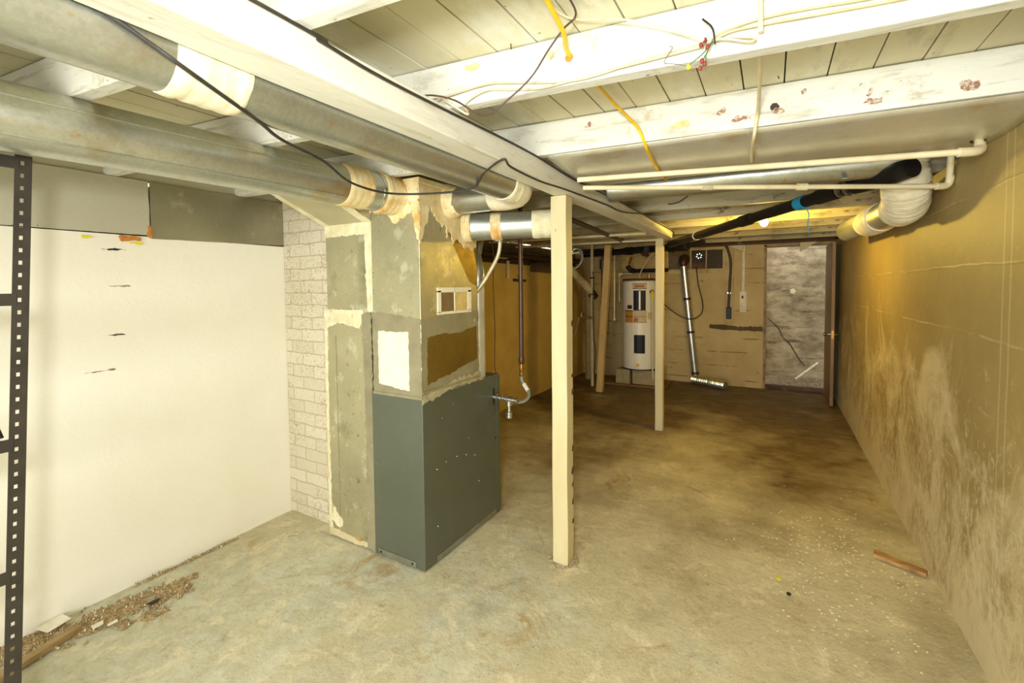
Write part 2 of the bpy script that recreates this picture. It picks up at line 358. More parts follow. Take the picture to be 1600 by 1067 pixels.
# ceiling boards: one continuous plank ceiling
mb = B(); gx = .03
for k in range(-24, 8):
    xa = gx+.125*k; dz = random.uniform(-.0015, .0015)
    mb.box(xa+.0022, xa+.125-.0022, YF, YB+.2, 2.2+dz, 2.222)
struct('ceiling', mb, m_board, 'cream painted plank subfloor over the joists', .0012)
struct('ceiling_upper', B().box(XL-.4, XR+.4, YF-.2, YB+.2, 2.23, 2.3), m_dark, 'dark layer above the plank gaps')
struct('trim_right', B().box(XR+.18, XR+.26, YF, YB+.2, 2.056, 2.2), m_brownwood, 'brown rim board above the right wall')
struct('trim_left', B().box(XL-.05, XL-.02, YF, YB+.2, 2.061, 2.199), m_panel_l, 'dull rim board above the left wall')
struct('trim_back', B().box(XL-.2, XR+.17, YB+.04, YB+.09, 2.081, 2.2), m_brownwood, 'brown rim board above the back wall')
# exterior stairwell beyond the doorway
struct('wall_outside', B().box(-1.6, -.5, 8.32, 8.5, -.3, 1.6).box(-.5, 1.9, 8.32, 8.5, -.3, 2.9), m_out, 'stained board-formed concrete retaining wall beyond the doorway')
struct('wall_outside_end', B().box(1.25, 1.4, 7.62, 8.3, -.3, 2.6), m_out, 'concrete end of the outside well')
def ground():
    mb = B(); nx, ny = 60, 20; vs = []
    for j in range(ny+1):
        for i in range(nx+1):
            x = -1.6+3*i/nx; y = 7.6+.74*j/ny
            vs.append((x, y, .0+.04*j/ny+.025*mnoise.noise(Vector((x*6, y*6, 0)))+.012*mnoise.noise(Vector((x*20, y*20, 0)))))
    return mb.add(vs, [(j*(nx+1)+i, j*(nx+1)+i+1, (j+1)*(nx+1)+i+1, (j+1)*(nx+1)+i) for j in range(ny) for i in range(nx)])
struct('floor_outside', ground(), mat('outside_litter', s(170, 156, 130), s(110, 96, 76), 30, .95, 0, .8, 80, [(s(220, 210, 190), 40, .62, .66, one)]), 'littered dirt ground outside the doorway')
struct('door_sill', B().box(DX0-.02, DX1+.02, YB-.02, YB+.25, -.05, .025), m_brownwood, 'worn wooden door sill', .004)['kind'] = 'structure'
# door frame and leaf
mb = B(); mb.box(DX0-.02, DX0+.012, YB-.03, YB+.2, .0, 2.045); mb.box(DX1-.012, DX1+.02, YB-.03, YB+.2, 0, 2.045); mb.box(DX0-.02, DX1+.02, YB-.03, YB+.2, 2.02, 2.05)
struct('trim_door', mb, mat('frame_paint', s(176, 150, 98), s(120, 92, 56), 8, .6), 'narrow painted frame round the back doorway', .003)
d = struct('door_1', B().box(.625, .66, 6.62, YB-.04, .015, 1.99), mat('door_paint', s(150, 118, 66), s(112, 82, 44), 8, .5, 0, .2, 50, [], (1, 1, .2)), 'narrow brown door leaf swung open against the right wall', .003)
WL[d.name] = Vector((0, 0, 0))
mb = B().lathe((.625, 6.68, .88), [(.028, 0), (.028, .004), (.01, .006), (.01, .035), (.022, .04), (.028, .052), (.024, .066), (.008, .07)], (-1, 0, 0), 20)
mb.lathe((.66, 6.68, .88), [(.028, 0), (.01, .004), (.01, .02), (.02, .026), (.024, .036), (.018, .046)], (1, 0, 0), 20)
k = mb.build('door_knob', m_chrome, d, 0, True); k['label'] = 'round metal door knobs'
B().box(.63, .655, 6.616, 6.622, .83, .93).build('latch_plate', m_brass, d)['label'] = 'brass latch plate on the door edge'
# vent window
w = struct('window_1', B().box(-1.44, -.60, YB-.015, YB+.02, 1.665, 1.73).box(-1.44, -.60, YB-.015, YB+.02, 2.018, 2.055).box(-1.44, -1.40, YB-.015, YB+.02, 1.73, 2.018).box(-.63, -.585, YB-.015, YB+.02, 1.73, 2.018)
    .box(-1.075-.01, -1.075+.012, YB-.012, YB+.02, 1.735, 2.015).box(-.86-.004, -.86+.012, YB-.012, YB+.02, 1.735, 2.015), mat('window_paint', s(206, 184, 126), s(170, 146, 92), 9, .6), 'cream three-light window frame filled with dark boards', .002)
WL[w.name] = Vector((0, 0, 0))
B().box(-.85, -.63, YB+.01, YB+.03, 1.735, 2.015).build('board', mat('dark_board', s(70, 56, 34), s(56, 46, 28), 30), w)
B().box(-1.40, -1.085, YB+.01, YB+.03, 1.735, 2.015).build('board', mat('grey_board', s(120, 104, 68), s(96, 82, 54), 12), w)
B().box(-1.065, -.86, YB+.01, YB+.03, 1.735, 1.82).build('board', mat('red_board', s(110, 62, 34), s(80, 46, 28), 14), w)
def holed():                             # round plastic vent with six open holes
    mb = B(); cx, cz, R = -.96, 1.93, .1; n = 48; holes = [(cx-.0+.034*math.cos(a*math.pi/3+.3), cz+.034*math.sin(a*math.pi/3+.3)) for a in range(6)]
    g = 80; x0, x1, z0, z1 = -1.065, -.86, 1.82, 2.015; vs = []; fs = []
    for j in range(g+1):
        for i in range(g+1): vs.append((x0+(x1-x0)*i/g, YB+.02, z0+(z1-z0)*j/g))
    for j in range(g):
        for i in range(g):
            x = x0+(x1-x0)*(i+.5)/g; z = z0+(z1-z0)*(j+.5)/g
            if all((x-a)**2+(z-b)**2 > .0085**2 for a, b in holes): fs.append((j*(g+1)+i, j*(g+1)+i+1, (j+1)*(g+1)+i+1, (j+1)*(g+1)+i))
    return mb.add(vs, fs)
o = holed().build('vent_grille', m_dark, w); md = o.modifiers.new('thick', 'SOLIDIFY'); md.thickness = .006
# ------------------------------------------------------------------ girder, joists, posts
mb = B(); n = 24; y0, y1 = -2.9, 4.86; vs = []; 
for i in range(n+1):
    y = y0+(y1-y0)*i/n; w = .003*mnoise.noise(Vector((y*2, 1, 0)))
    vs += [(-1.0+w, y, 1.972+w), (-.885+w*.7, y, 1.972-w), (-.88+w, y, 2.058), (-1.0, y, 2.058)]
fs = [(i*4+a, i*4+(a+1) % 4, i*4+4+(a+1) % 4, i*4+4+a) for i in range(n) for a in range(4)]+[(3, 2, 1, 0), (n*4, n*4+1, n*4+2, n*4+3)]
tag(mb.add(vs, fs).build('wooden_girder', m_beam, None, .004), 'long white painted wooden girder running front to back on the posts', 'beam')
def joist(a, x0, x1, sl=.1, th=.045, z0=2.06, sl2=None):
    mb = B(); n = 16; vs = []
    for i in range(n+1):
        x = x0+(x1-x0)*i/n; y = a+sl*x; w = .004*mnoise.noise(Vector((x*3, a*5, 0)))
        vs += [(x, y, z0+w), (x, y+th, z0+w*.6), (x, y+th, 2.197), (x, y, 2.197)]
    return mb.add(vs, [(i*4+b, i*4+(b+1) % 4, i*4+4+(b+1) % 4, i*4+4+b) for i in range(n) for b in range(4)]+[(3, 2, 1, 0), (n*4, n*4+1, n*4+2, n*4+3)])
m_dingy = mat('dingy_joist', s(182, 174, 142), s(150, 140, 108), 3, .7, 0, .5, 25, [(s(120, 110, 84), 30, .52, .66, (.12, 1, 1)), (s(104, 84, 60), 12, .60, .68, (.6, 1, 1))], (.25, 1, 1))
jl = ['floor joist nearest overhead, crossing above the girder at the top edge of the photo',
      'white floor joist that the yellow cable is drilled through',
      'stained white floor joist bordering the near edge of the sheet metal pan',
      'floor joist hidden along the far edge of the sheet metal pan',
      'first bare-edged floor joist beyond the galvanised cross duct',
      'second floor joist beyond the galvanised cross duct, with a bent wire hanging from it',
      'floor joist lit yellow just in front of the glowing bulb',
      'floor joist just behind the glowing bulb, above the girder end',
      'floor joist over the leaning post',
      'floor joist with pale brackets, next to the back wall',
      'last floor joist, tight against the back wall top']
ja = [(.71, .1), (1.26, .105), (1.87, .1), (2.50, .09), (3.05, .06), (3.60, .03), (4.15, .0), (4.72, 0), (5.35, 0), (6.0, 0), (6.7, 0)]
for (a, sl), lb in zip(ja, jl):
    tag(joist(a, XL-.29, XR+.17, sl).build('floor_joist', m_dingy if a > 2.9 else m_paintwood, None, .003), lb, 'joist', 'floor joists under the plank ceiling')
js = [o for o in bpy.data.objects if o.name.startswith('floor_joist')]
m_stain = mat('brown_stain', s(150, 112, 92), s(206, 192, 168), 90, .8, 0, 0, 60, (), (1, 1, 1), .45, .55)
m_yst = mat('yellow_stain', s(206, 178, 108), s(222, 204, 150), 40, .8)
def stains(jo, a, sl, rows):
    for x, z, w, h, m in rows:
        y = a+sl*x-.003
        B().ragged([(x-w/2, y-sl*w/2, z-h*.3), (x, y, z-h/2), (x+w/2, y+sl*w/2, z-h*.2), (x+w*.4, y+sl*w*.4, z+h*.4), (x-w*.1, y-sl*w*.1, z+h/2), (x-w*.45, y-sl*w*.45, z+h*.1)], (sl, -1, 0), .0008, .007, .006).build('stain', m, jo)
stains(js[2], 1.87, .1, [(-.66, 2.155, .03, .02, m_stain), (-.5, 2.11, .012, .03, m_yst), (-.31, 2.10, .07, .03, m_yst), (-.17, 2.13, .03, .03, m_stain), (-.10, 2.095, .07, .025, m_stain), (.0, 2.12, .02, .02, m_dark), (.01, 2.10, .04, .015, m_stain), (.09, 2.155, .012, .02, m_stain), (.27, 2.12, .02, .03, m_stain), (.28, 2.09, .06, .02, m_stain), (.52, 2.10, .05, .03, m_stain)])
stains(js[1], 1.26, .105, [(-.80, 2.17, .05, .015, m_yst), (-.55, 2.15, .03, .02, m_yst), (.35, 2.12, .012, .012, m_stain)])
for a, w_ in ((.16, 'first'), (-.4, 'second'), (-.96, 'third'), (-1.5, 'fourth'), (-2.1, 'fifth'), (-2.6, 'sixth')):
    tag(joist(a, XL-.29, XR+.17, .1).build('floor_joist', m_paintwood, None, .003), w_+' floor joist behind the one nearest overhead, out of the photo', 'joist', 'floor joists under the plank ceiling')
def post(name, lb, x0, x1, y0, y1, z1, m, lean=(0, 0)):
    mb = B(); n = 20; vs = []
    for i in range(n+1):
        z = z1*i/n; t = i/n; w = .0025*mnoise.noise(Vector((x0*3, z*3, 1)))
        vs += [(x0+lean[0]*t+w, y0+lean[1]*t, z), (x1+lean[0]*t+w, y0+lean[1]*t+w, z), (x1+lean[0]*t+w, y1+lean[1]*t, z), (x0+lean[0]*t, y1+lean[1]*t, z)]
    mb.add(vs, [(i*4+b, i*4+(b+1) % 4, i*4+4+(b+1) % 4, i*4+4+b) for i in range(n) for b in range(4)]+[(3, 2, 1, 0), (n*4, n*4+1, n*4+2, n*4+3)])
    return tag(mb.build(name, m, None, .003), lb, 'post', 'wooden support posts')
post('support_post', 'cream painted wooden post nearest the camera, beside the furnace, under the girder', -1.015, -.928, 2.20, 2.285, 1.97, m_post)
post('support_post', 'cream wooden post under the far end of the girder, in front of the water heater', -1.03, -.955, 4.76, 4.835, 1.97, m_post)
post('support_post', 'leaning cream wooden post left of the water heater', -2.14, -2.055, 6.12, 6.2, 2.055, mat('leaning_post_paint', s(206, 178, 120), s(184, 154, 98), 6, .6, 0, .3, 40, [], (1, 1, .2)), (.13, 0))
# strip beside posts: thin white riser
# ------------------------------------------------------------------ chimney, upper wall panels
tag(B().box(XL+.001, -2.36, 1.88, 2.2, 0, 2.195).build('brick_chimney', m_brick, None, .004), 'narrow white painted brick chimney between the cream wall and the return duct', 'chimney')
def panel(y0, y1, m, lb, dx=0):
    return tag(B().ragged([(XL+.002+dx, y0, 1.765), (XL+.002+dx, y1, 1.782), (XL+.002+dx, y1, 2.058), (XL+.002+dx, y0, 2.058)], (1, 0, 0), .004, .001, .03).build('wall_panel', m), lb, 'panel', 'sheet panels above the left wall')
panel(-1.5, 1.135, m_panel_l, 'dull beige-grey sheet panel above the cream wall, behind the shelf upright')
panel(1.14, 1.878, m_panel_r, 'dark shiny steel sheet panel above the cream wall, next to the chimney')
# tape scraps and scuffs on the left wall
def wallscrap(name, y, z, w, h, m, lb, cat):
    pts = [(XL+.0075, y-w/2, z-h/2), (XL+.0075, y+w/2, z-h/2+random.uniform(-.3, .3)*h), (XL+.0075, y+w/2, z+h/2), (XL+.0075, y-w/2, z+h/2)]
    return tag(B().ragged(pts, (1, 0, 0), .0015, .004, .008).build(name, m), lb, cat)
m_orangetape = mat('orange_tape', s(206, 138, 48), s(176, 104, 36), 30, .6)
wallscrap('tape_scrap', 1.05, 1.757, .085, .028, m_orangetape, 'torn flat orange-brown tape scrap on the top edge of the cream wall', 'tape')
wallscrap('tape_scrap', 1.133, 1.80, .02, .055, m_orangetape, 'narrow orange tape scrap standing at the panel seam', 'tape')
m_ytape = mat('yellow_tape', s(226, 214, 40), None, 1, .6, 0, 0)
wallscrap('yellow_mark', .88, 1.752, .035, .012, m_ytape, 'small bright yellow paint mark on the wall edge, left of the orange scrap', 'mark')
wallscrap('yellow_mark', 1.07, 1.738, .05, .012, m_ytape, 'bright yellow paint mark just under the flat orange tape scrap', 'mark')
m_scuff = mat('scuff', s(176, 160, 122), s(120, 104, 74), 60, .8)
for (y, z, w, h, lb, dk) in ((.985, 1.70, .10, .014, 'dark chipped scuff high on the cream wall under the panels', 1), (1.0, 1.52, .09, .012, 'pale raised scuff at mid height on the cream wall', 0), (.98, 1.28, .07, .008, 'faint scuff with small dark ticks on the middle of the cream wall', 0), (.91, 1.11, .12, .010, 'lowest faint scuff on the cream wall beside the shelf upright', 0)):
    pts = [(XL-.0006, y-w/2, z), (XL-.0006, y-w/5, z-h/2), (XL-.0006, y+w/2, z), (XL-.0006, y+w/4, z+h/2)]
    tag(B().ragged(pts, (1, 0, 0), .0015, .004, .006).build('wall_scuff', m_dark if dk else m_scuff), lb, 'scuff', 'scuffs on the left wall')
# ------------------------------------------------------------------ furnace
FX0, FX1, FY0, FY1 = -1.925, -1.56, 1.79, 2.555
f = thing('furnace', 'dark grey steel furnace cabinet standing on the floor under the plenum', 'furnace', (-1.74, 2.17, 0))
mb = B().box(FX0, FX1, FY0, FY1, .005, .925)
mb.build('cabinet', m_furn, f, .004)
mb = B().box(FX0+.03, FX1-.06, FY0-.004, FY0, .012, .042); mb.build('base_rail', m_rail, f, .001)['label'] = 'light grey base rail on the narrow side'
mb = B().box(FX1, FX1+.004, FY0+.1, FY1-.06, .008, .040); mb.build('base_rail', m_rail, f, .001)['label'] = 'light grey base rail on the wide side'
for (y, z) in ((FX0+.05, .027), (FX1-.085, .027)):
    B().lathe((y, FY0-.004, z), [(.006, 0), (.006, .002)], (0, -1, 0), 12).build('bolt', m_black, f)
mb = B()
for yy in [1.9, 1.98, 2.08, 2.17, 2.26]: mb.lathe((FX1, yy, .48+.05*math.sin(yy*7)), [(.003, 0), (.002, .002)], (1, 0, 0), 8)
for xx in [-1.9, -1.86, -1.82, -1.78, -1.7, -1.63]: mb.lathe((xx, FY0, .52), [(.003, 0), (.002, .002)], (0, -1, 0), 8)
for yy, z in ((1.95, .78), (2.2, .6), (2.3, .3), (1.9, .2), (2.05, .84)): mb.lathe((FX1, yy, z), [(.003, 0), (.002, .002)], (1, 0, 0), 8)
o = mb.build('screws', m_chrome, f); o['kind'] = 'stuff'
B().box(FX1-.0005, FX1+.0015, 2.475, 2.49, .73, .84).build('slot', m_black, f)
B().box(FX1-.0005, FX1+.0012, 2.495, 2.505, .50, .52).build('slot', m_black, f)
B().box(FX1-.0005, FX1+.002, 2.515, 2.555, .006, .91).build('corner_trim', m_furn, f)
# gas inlet fittings on the furnace
g = thing('gas_fitting', 'bright steel gas fittings with a short drip leg sticking out of the furnace side', 'pipe fitting', (-1.56, 2.48, .785))
mb = B().lathe((-1.56, 2.482, .785), [(.012, -.02), (.012, .01), (.02, .012), (.02, .026), (.012, .03), (.012, .045), (.021, .047), (.021, .062), (.013, .065), (.013, .085), (.022, .088), (.022, .10), (.019, .102), (.019, .125), (.022, .127), (.022, .14), (.012, .142), (.012, .155), (.019, .158), (.019, .172), (.012, .175)], (1, .06, -.06), 14)
mb.build('pipe_run', m_chrome, g, 0, True)
mb = B().lathe((-1.448, 2.489, .775), [(.018, 0), (.018, .02), (.022, .022), (.022, .034), (.012, .036), (.012, .075), (.021, .078), (.021, .092), (.023, .094), (.023, .112), (.016, .12)], (0, 0, -1), 14)
mb.build('drip_leg', m_chrome, g, 0, True)
# ------------------------------------------------------------------ plenum on the furnace
PY1 = 2.31
p = thing('duct_plenum', 'tall grey sheet metal plenum box with mastic patches standing on the furnace', 'duct', (-1.735, 2.05, .925))
B().box(-1.905, -1.562, 1.792, PY1, .92, 2.055).build('box', m_galv_dull, p, .003)
# grey mastic band + lower frame (front face y=1.79, right face x=-1.56)
def fr(pts, m, name, th=.003, jit=.004, dy=0):
    return B().ragged([(x, 1.792+.001-dy, z) for x, z in pts], (0, -1, 0), th+dy*0, jit).build(name, m, p)
def rg(pts, m, name, th=.003, jit=.004, dx=0):
    return B().ragged([(-1.563+dx, y, z) for y, z in pts], (1, 0, 0), th, jit).build(name, m, p)
fr([(-1.908, .915), (-1.562, .925), (-1.562, 1.335), (-1.908, 1.37)], m_greymastic, 'mastic_band')
rg([(1.79, .905), (2.31, .975), (2.31, 1.36), (1.79, 1.335)], m_greymastic, 'mastic_band')
fr([(-1.865, .975), (-1.645, .955), (-1.645, 1.265), (-1.865, 1.262)], m_patch, 'cream_patch', .0022, .003, .003)
rg([(1.835, .985), (2.295, 1.06), (2.295, 1.262), (2.1, 1.235), (1.98, 1.245), (1.835, 1.235)], m_goldgalv, 'bare_steel_patch', .0012, .004, .0035)
rg([(1.79, .893), (2.05, .93), (2.36, .925), (2.31, .985), (2.0, .965), (1.79, .935)], mat('pale_mastic_smear', s(176, 168, 134), s(150, 142, 108), 20, .6, 0, .5, 60), 'mastic_smear', .004, .008, .004)
B().box(-1.909, -1.556, 1.786, 1.79, .915, .93).build('seam_strip', m_greymastic, p, .001)
B().box(-1.556, -1.553, 1.79, 2.31, .945, .957).build('seam_strip', m_greymastic, p)
# register grille
B().box(-1.562, -1.556, 1.925, 2.24, 1.35, 1.365).box(-1.562, -1.556, 1.925, 2.24, 1.47, 1.497).box(-1.562, -1.556, 1.925, 1.955, 1.36, 1.48).box(-1.562, -1.556, 2.205, 2.24, 1.36, 1.48).box(-1.562, -1.556, 2.075, 2.082, 1.36, 1.48).build('register', m_patch, p, .001); reg = bpy.data.objects['register']; reg['label'] = 'cream register frame'
mb = B()
for i in range(14): mb.bar((-1.561+.0, 1.96+i*.0083, 1.362), (-1.561, 1.96+i*.0083, 1.475), .004, .0015)
mb.build('louvers', mat('louver_brown', s(132, 96, 42), s(110, 78, 34), 20, .5), reg)['label'] = 'brown open louvres'
mb = B().box(-1.5625, -1.5605, 2.082, 2.205, 1.36, 1.475)
for i in range(14): mb.bar((-1.560, 2.088+i*.0085, 1.362), (-1.560, 2.088+i*.0085, 1.475), .004, .0015)
mb.build('louvers', mat('louver_cream', s(214, 190, 120), s(196, 168, 98), 20, .5), reg)['label'] = 'cream closed louvres'
# gold triangle of bare steel near the top and mastic drips
rg([(2.03, 1.80), (2.31, 1.80), (2.31, 1.50), (2.225, 1.53)], m_goldgalv, 'bare_steel_patch', .0012, .002)
# mastic skirts on front and right faces
fr([(-1.91, 2.05), (-1.91, 1.905), (-1.86, 1.90), (-1.80, 1.895), (-1.76, 1.88), (-1.735, 1.835), (-1.715, 1.83), (-1.69, 1.86), (-1.66, 1.865), (-1.62, 1.88), (-1.60, 1.90), (-1.588, 1.80), (-1.575, 1.75), (-1.562, 1.735), (-1.562, 2.05)], m_mastic, 'mastic_skirt', .006, .007)
rg([(1.79, 2.05), (1.79, 1.73), (1.815, 1.75), (1.83, 1.81), (1.86, 1.83), (1.868, 1.93), (1.90, 1.90), (1.94, 1.85), (1.985, 1.82), (2.0, 1.85), (2.02, 1.77), (2.035, 1.83), (2.05, 1.80), (2.07, 1.74), (2.10, 1.77), (2.15, 1.755), (2.18, 1.72), (2.22, 1.73), (2.26, 1.715), (2.305, 1.74), (2.305, 2.05)], m_mastic, 'mastic_skirt', .006, .007)
B().box(-1.915, -1.552, 1.783, 2.32, 2.03, 2.058).build('top_flange', m_mastic, p, .004)
# ------------------------------------------------------------------ return air duct left of the furnace
r = thing('return_duct', 'tall pale grey return air duct with cream taped seams, left of the furnace', 'duct', (-2.1, 1.95, 0))
B().box(-2.315, -1.93, 1.80, 2.12, .005, 1.36).build('lower_box', m_galv_dull, r, .003)
B().box(-2.29, -1.908, 1.802, 2.12, 1.355, 1.865).build('upper_box', m_galv_dull, r, .003)
# slanted boot up to the joist bay
B().hexa([(-2.29, 1.80, 1.862), (-1.908, 1.80, 1.862), (-1.908, 2.12, 1.862), (-2.29, 2.12, 1.862), (-2.29, 1.36, 2.045), (-1.908, 1.36, 2.045), (-1.908, 2.12, 2.055), (-2.29, 2.12, 2.055)]).build('slanted_boot', mat('boot_paint', s(186, 178, 142), s(170, 162, 126), 3, .55, .1, .1), r)
def rf(pts, m, name, th=.003, jit=.004): return B().ragged([(x, 1.80, z) for x, z in pts], (0, -1, 0), th, jit).build(name, m, r)
rf([(-2.315, 0.02), (-2.29, .02), (-2.295, .6), (-2.29, 1.26), (-2.20, 1.30), (-2.02, 1.27), (-1.985, 1.35), (-1.99, 1.375), (-2.315, 1.375)], m_mastic_w, 'taped_seam')
rf([(-2.29, 1.795), (-1.965, 1.795), (-1.95, 1.36), (-1.905, 1.36), (-1.9, 1.868), (-2.29, 1.868)], m_mastic_w, 'taped_seam')
rf([(-1.99, .02), (-1.925, .0), (-1.925, 1.37), (-2.0, 1.35), (-1.985, .9)], m_greymastic, 'mastic_seam', .0035)
rf([(-2.315, .01), (-2.315, .06), (-2.2, .05), (-1.99, .035), (-1.99, .01)], mat('rusty_smear', s(206, 196, 160), s(190, 172, 128), 12, .7, 0, .3, 60), 'base_smear', .004)
rf([(-2.10, .035), (-2.07, .055), (-2.04, .05), (-2.05, .03)], m_stick, 'rust_spot', .0055, .003)
B().tube([(-2.22, 1.799, .06), (-2.22, 1.799, 1.22)], .0015, 6).build('seam_line', m_greymastic, r)
rf([(-2.30, .10), (-2.22, .06), (-2.20, .11), (-2.28, .20)], m_mastic_w, 'flaked_patch', .002, .008)
sn = Vector((0, -(2.045-1.862), -(1.80-1.36))).normalized()
def bt(pts, m, name): return B().ragged([(x, 1.80-.44*t, 1.862+.183*t) for x, t in pts], sn, .003, .004).build(name, m, r)
bt([(-2.295, 0), (-2.25, 0), (-2.255, 1), (-2.295, 1)], m_mastic_w, 'taped_seam')
bt([(-1.97, 0), (-1.905, 0), (-1.905, 1), (-1.955, 1)], m_mastic_w, 'taped_seam')
# ------------------------------------------------------------------ round ducts
def rduct(name, lb, path, rad, m, collars, smooth=0, seg=32):
    t = thing(name, lb, 'duct', path[0])
    B().tube(path, rad, seg, smooth).build('pipe', m, t, 0, True)
    for nm, a, b, rr, mm in collars: 
        n = 12; pts = [Vector(a).lerp(Vector(b), i/n) for i in range(n+1)]
        B().tube(pts, [rr*(.985 if i in (0, n) else 1+.014*(i % 3)) for i in range(n+1)], seg, 0, True, .003).build(nm, mm, t, 0, True)
    return t
A, Z_ = Vector((-1.90, -1.2, 1.966)), Vector((-1.735, 1.80, 1.982))
def al(y): return A.lerp(Z_, (y+1.2)/3.0)
t = rduct('round_duct', 'large round galvanised duct low at the left, running back into the plenum front', [al(-1.2), al(1.79)], .093, m_galv,
    [('tape_collar', al(1.46), al(1.60), .0965, m_mastic), ('mastic_collar', al(1.68), al(1.80), .102, m_mastic)])
B().tube([al(1.655), al(1.668)], .0955, 32).build('crimp_ring', m_chrome, t, 0, True)
B().tube([al(-1.2)+Vector((.086, 0, .034)), al(1.45)+Vector((.086, 0, .034))], .004, 6).build('seam', m_galv, t)
B().tube([al(-1.2)+Vector((.068, 0, -.063)), al(1.45)+Vector((.068, 0, -.063))], .0035, 6).build('seam', m_galv, t)
t = rduct('round_duct', 'upper round galvanised duct hugging the left side of the girder', [(-1.088, -1.2, 1.983), (-1.088, 1.9, 1.980)], .076, m_galv,
    [('tape_collar', (-1.088, .47, 1.983), (-1.088, .62, 1.983), .0795, m_tape), ('tape_collar', (-1.088, 1.83, 1.98), (-1.088, 1.915, 1.978), .0795, m_tape)])
el = [(-1.088, 1.89, 1.98), (-1.095, 1.96, 1.978), (-1.13, 2.02, 1.976), (-1.20, 2.05, 1.974), (-1.28, 2.055, 1.972)]
B().tube(el, [.079, .080, .081, .08, .074], 32, 4, True, .003).build('wrapped_elbow', m_tape, t, 0, True)
B().tube([(-1.26, 2.055, 1.972), (-1.56, 2.06, 1.972)], .072, 32).build('branch_pipe', m_galv, t, 0, True)
B().tube([(-1.50, 2.06, 1.972), (-1.53, 2.06, 1.972), (-1.562, 2.06, 1.972)], [.074, .082, .10], 32, 3, True, .008).build('mastic_collar', m_mastic, t, 0, True)
dd = Vector((.5, .21, .012)).normalized(); o0 = Vector((-1.56, 2.18, 1.842))
t = rduct('round_duct', 'short bright round duct between the plenum and the nearest post', [o0, o0+dd*.60], .077, m_galv_new,
    [('mastic_collar', o0, o0+dd*.05, .086, m_mastic), ('tape_patch', o0+dd*.165, o0+dd*.225, .0785, m_mastic), ('mastic_coat', o0+dd*.40, o0+dd*.62, .079, m_mastic_w)])
# cross duct beyond the joist pan
t = rduct('round_duct', 'round galvanised cross duct under the joists, behind the white pipes at the upper right', [(-.87, 2.74, 2.085), (.50, 2.84, 2.085)], .075, m_galv, [])
for x in (.30,): B().bar((x, 2.72, 2.003), (x+.02, 2.90, 2.06), .02, .002).build('hanger_strap', m_rail, t)
# right wall duct
def wrapped(path, rads, pitch=.016, seg=32):    # duct wrapped in overlapping tape: small steps in radius
    pts = [Vector(x) for x in path]; P = [pts[0]*2-pts[1]]+pts+[pts[-1]*2-pts[-2]]; q = []; rr = []; rnd = random.Random(5)
    for i in range(len(pts)-1):
        p0, p1, p2, p3 = P[i:i+4]; k = max(2, int((p2-p1).length/pitch*3))
        for j in range(k):
            u = j/k; q.append(.5*((2*p1)+(p2-p0)*u+(2*p0-5*p1+4*p2-p3)*u*u+(3*p1-p0-3*p2+p3)*u**3)); rr.append(rads[i]*(1-u)+rads[i+1]*u)
    q.append(pts[-1]); rr.append(rads[-1]); st = [rnd.uniform(-.0035, .0035) for _ in q]
    return B().tube(q, [r+st[k//3]+.0012*(k % 3) for k, r in enumerate(rr)], seg, 0, True, .003)
pth = [(.555, 2.93, 2.17), (.56, 2.94, 2.08), (.575, 2.97, 1.985), (.60, 3.10, 1.915), (.61, 3.25, 1.905)]
t = thing('round_duct', 'round duct with white wrapped elbow turning along the top of the right wall', 'duct', (.6, 3.2, 1.9))
wrapped(pth, [.088, .094, .098, .097, .093]).build('wrapped_elbow', m_tape, t, 0, True)
B().tube([(.61, 3.22, 1.905), (.605, 3.75, 1.920)], .084, 32).build('pipe', m_galv, t, 0, True)
wrapped([(.605, 3.70, 1.918), (.60, 3.86, 1.922), (.598, 4.10, 1.926)], [.09, .093, .091]).build('tape_collar', m_tape, t, 0, True)
B().tube([(.60, 4.0, 1.925), (.565, 4.85, 1.945)], .084, 32).build('pipe', m_galv, t, 0, True)
# joist pan
pn = thing('joist_pan', 'wide shallow sheet metal pan closing the joist bay at the upper right', 'duct', (0, 2.2, 2.05))
def pan(x0, x1, dz):
    mb = B(); n = 14; m_ = 20; vs = []
    for i in range(m_+1):
        x = x0+(x1-x0)*i/m_
        for j in range(n+1):
            tt = j/n; y = (1.875+.1*x)*(1-tt)+(2.545+.09*x)*tt
            vs.append((x, y, 2.056-.022*math.sin(math.pi*tt)**.8-dz+.002*mnoise.noise(Vector((x*4, y*4, 0)))))
    return mb.add(vs, [(i*(n+1)+j, i*(n+1)+j+1, (i+1)*(n+1)+j+1, (i+1)*(n+1)+j) for i in range(m_) for j in range(n)])
for x0, x1, dz in ((-.85, -.06, 0), (-.08, .727, .002)):
    o = pan(x0, x1, dz).build('sheet', m_pan, pn, 0, True); md = o.modifiers.new('t', 'SOLIDIFY'); md.thickness = .0015
# ------------------------------------------------------------------ plastic and metal pipes
def pipe(name, lb, cat, segs, parts, group=None):
    t = thing(name, lb, cat, segs[0][0][0], group)
    for pts, rad, m in segs: B().tube(pts, rad, 16, 4 if len(pts) > 2 else 0).build('pipe', m, t, 0, True)
    for nm, pts, rad, m in parts: B().tube(pts, rad, 16, 3 if len(pts) > 2 else 0).build(nm, m, t, 0, True)
    return t
pipe('water_pipe', 'upper cream water pipe crossing below the joist pan, elbowed up beside the right wall', 'pipe',
    [([(-.82, 2.09, 2.010), (.625, 2.325, 1.982)], .0125, m_pvc), ([(.672, 2.375, 2.0), (.675, 2.40, 2.045)], .014, m_pvc)],
    [('wall_flange', [(.675, 2.40, 2.034), (.675, 2.402, 2.046)], .024, m_brownpipe), ('elbow', [(.60, 2.321, 1.982), (.65, 2.34, 1.983), (.672, 2.365, 1.995), (.673, 2.38, 2.015)], .017, m_pvc)])
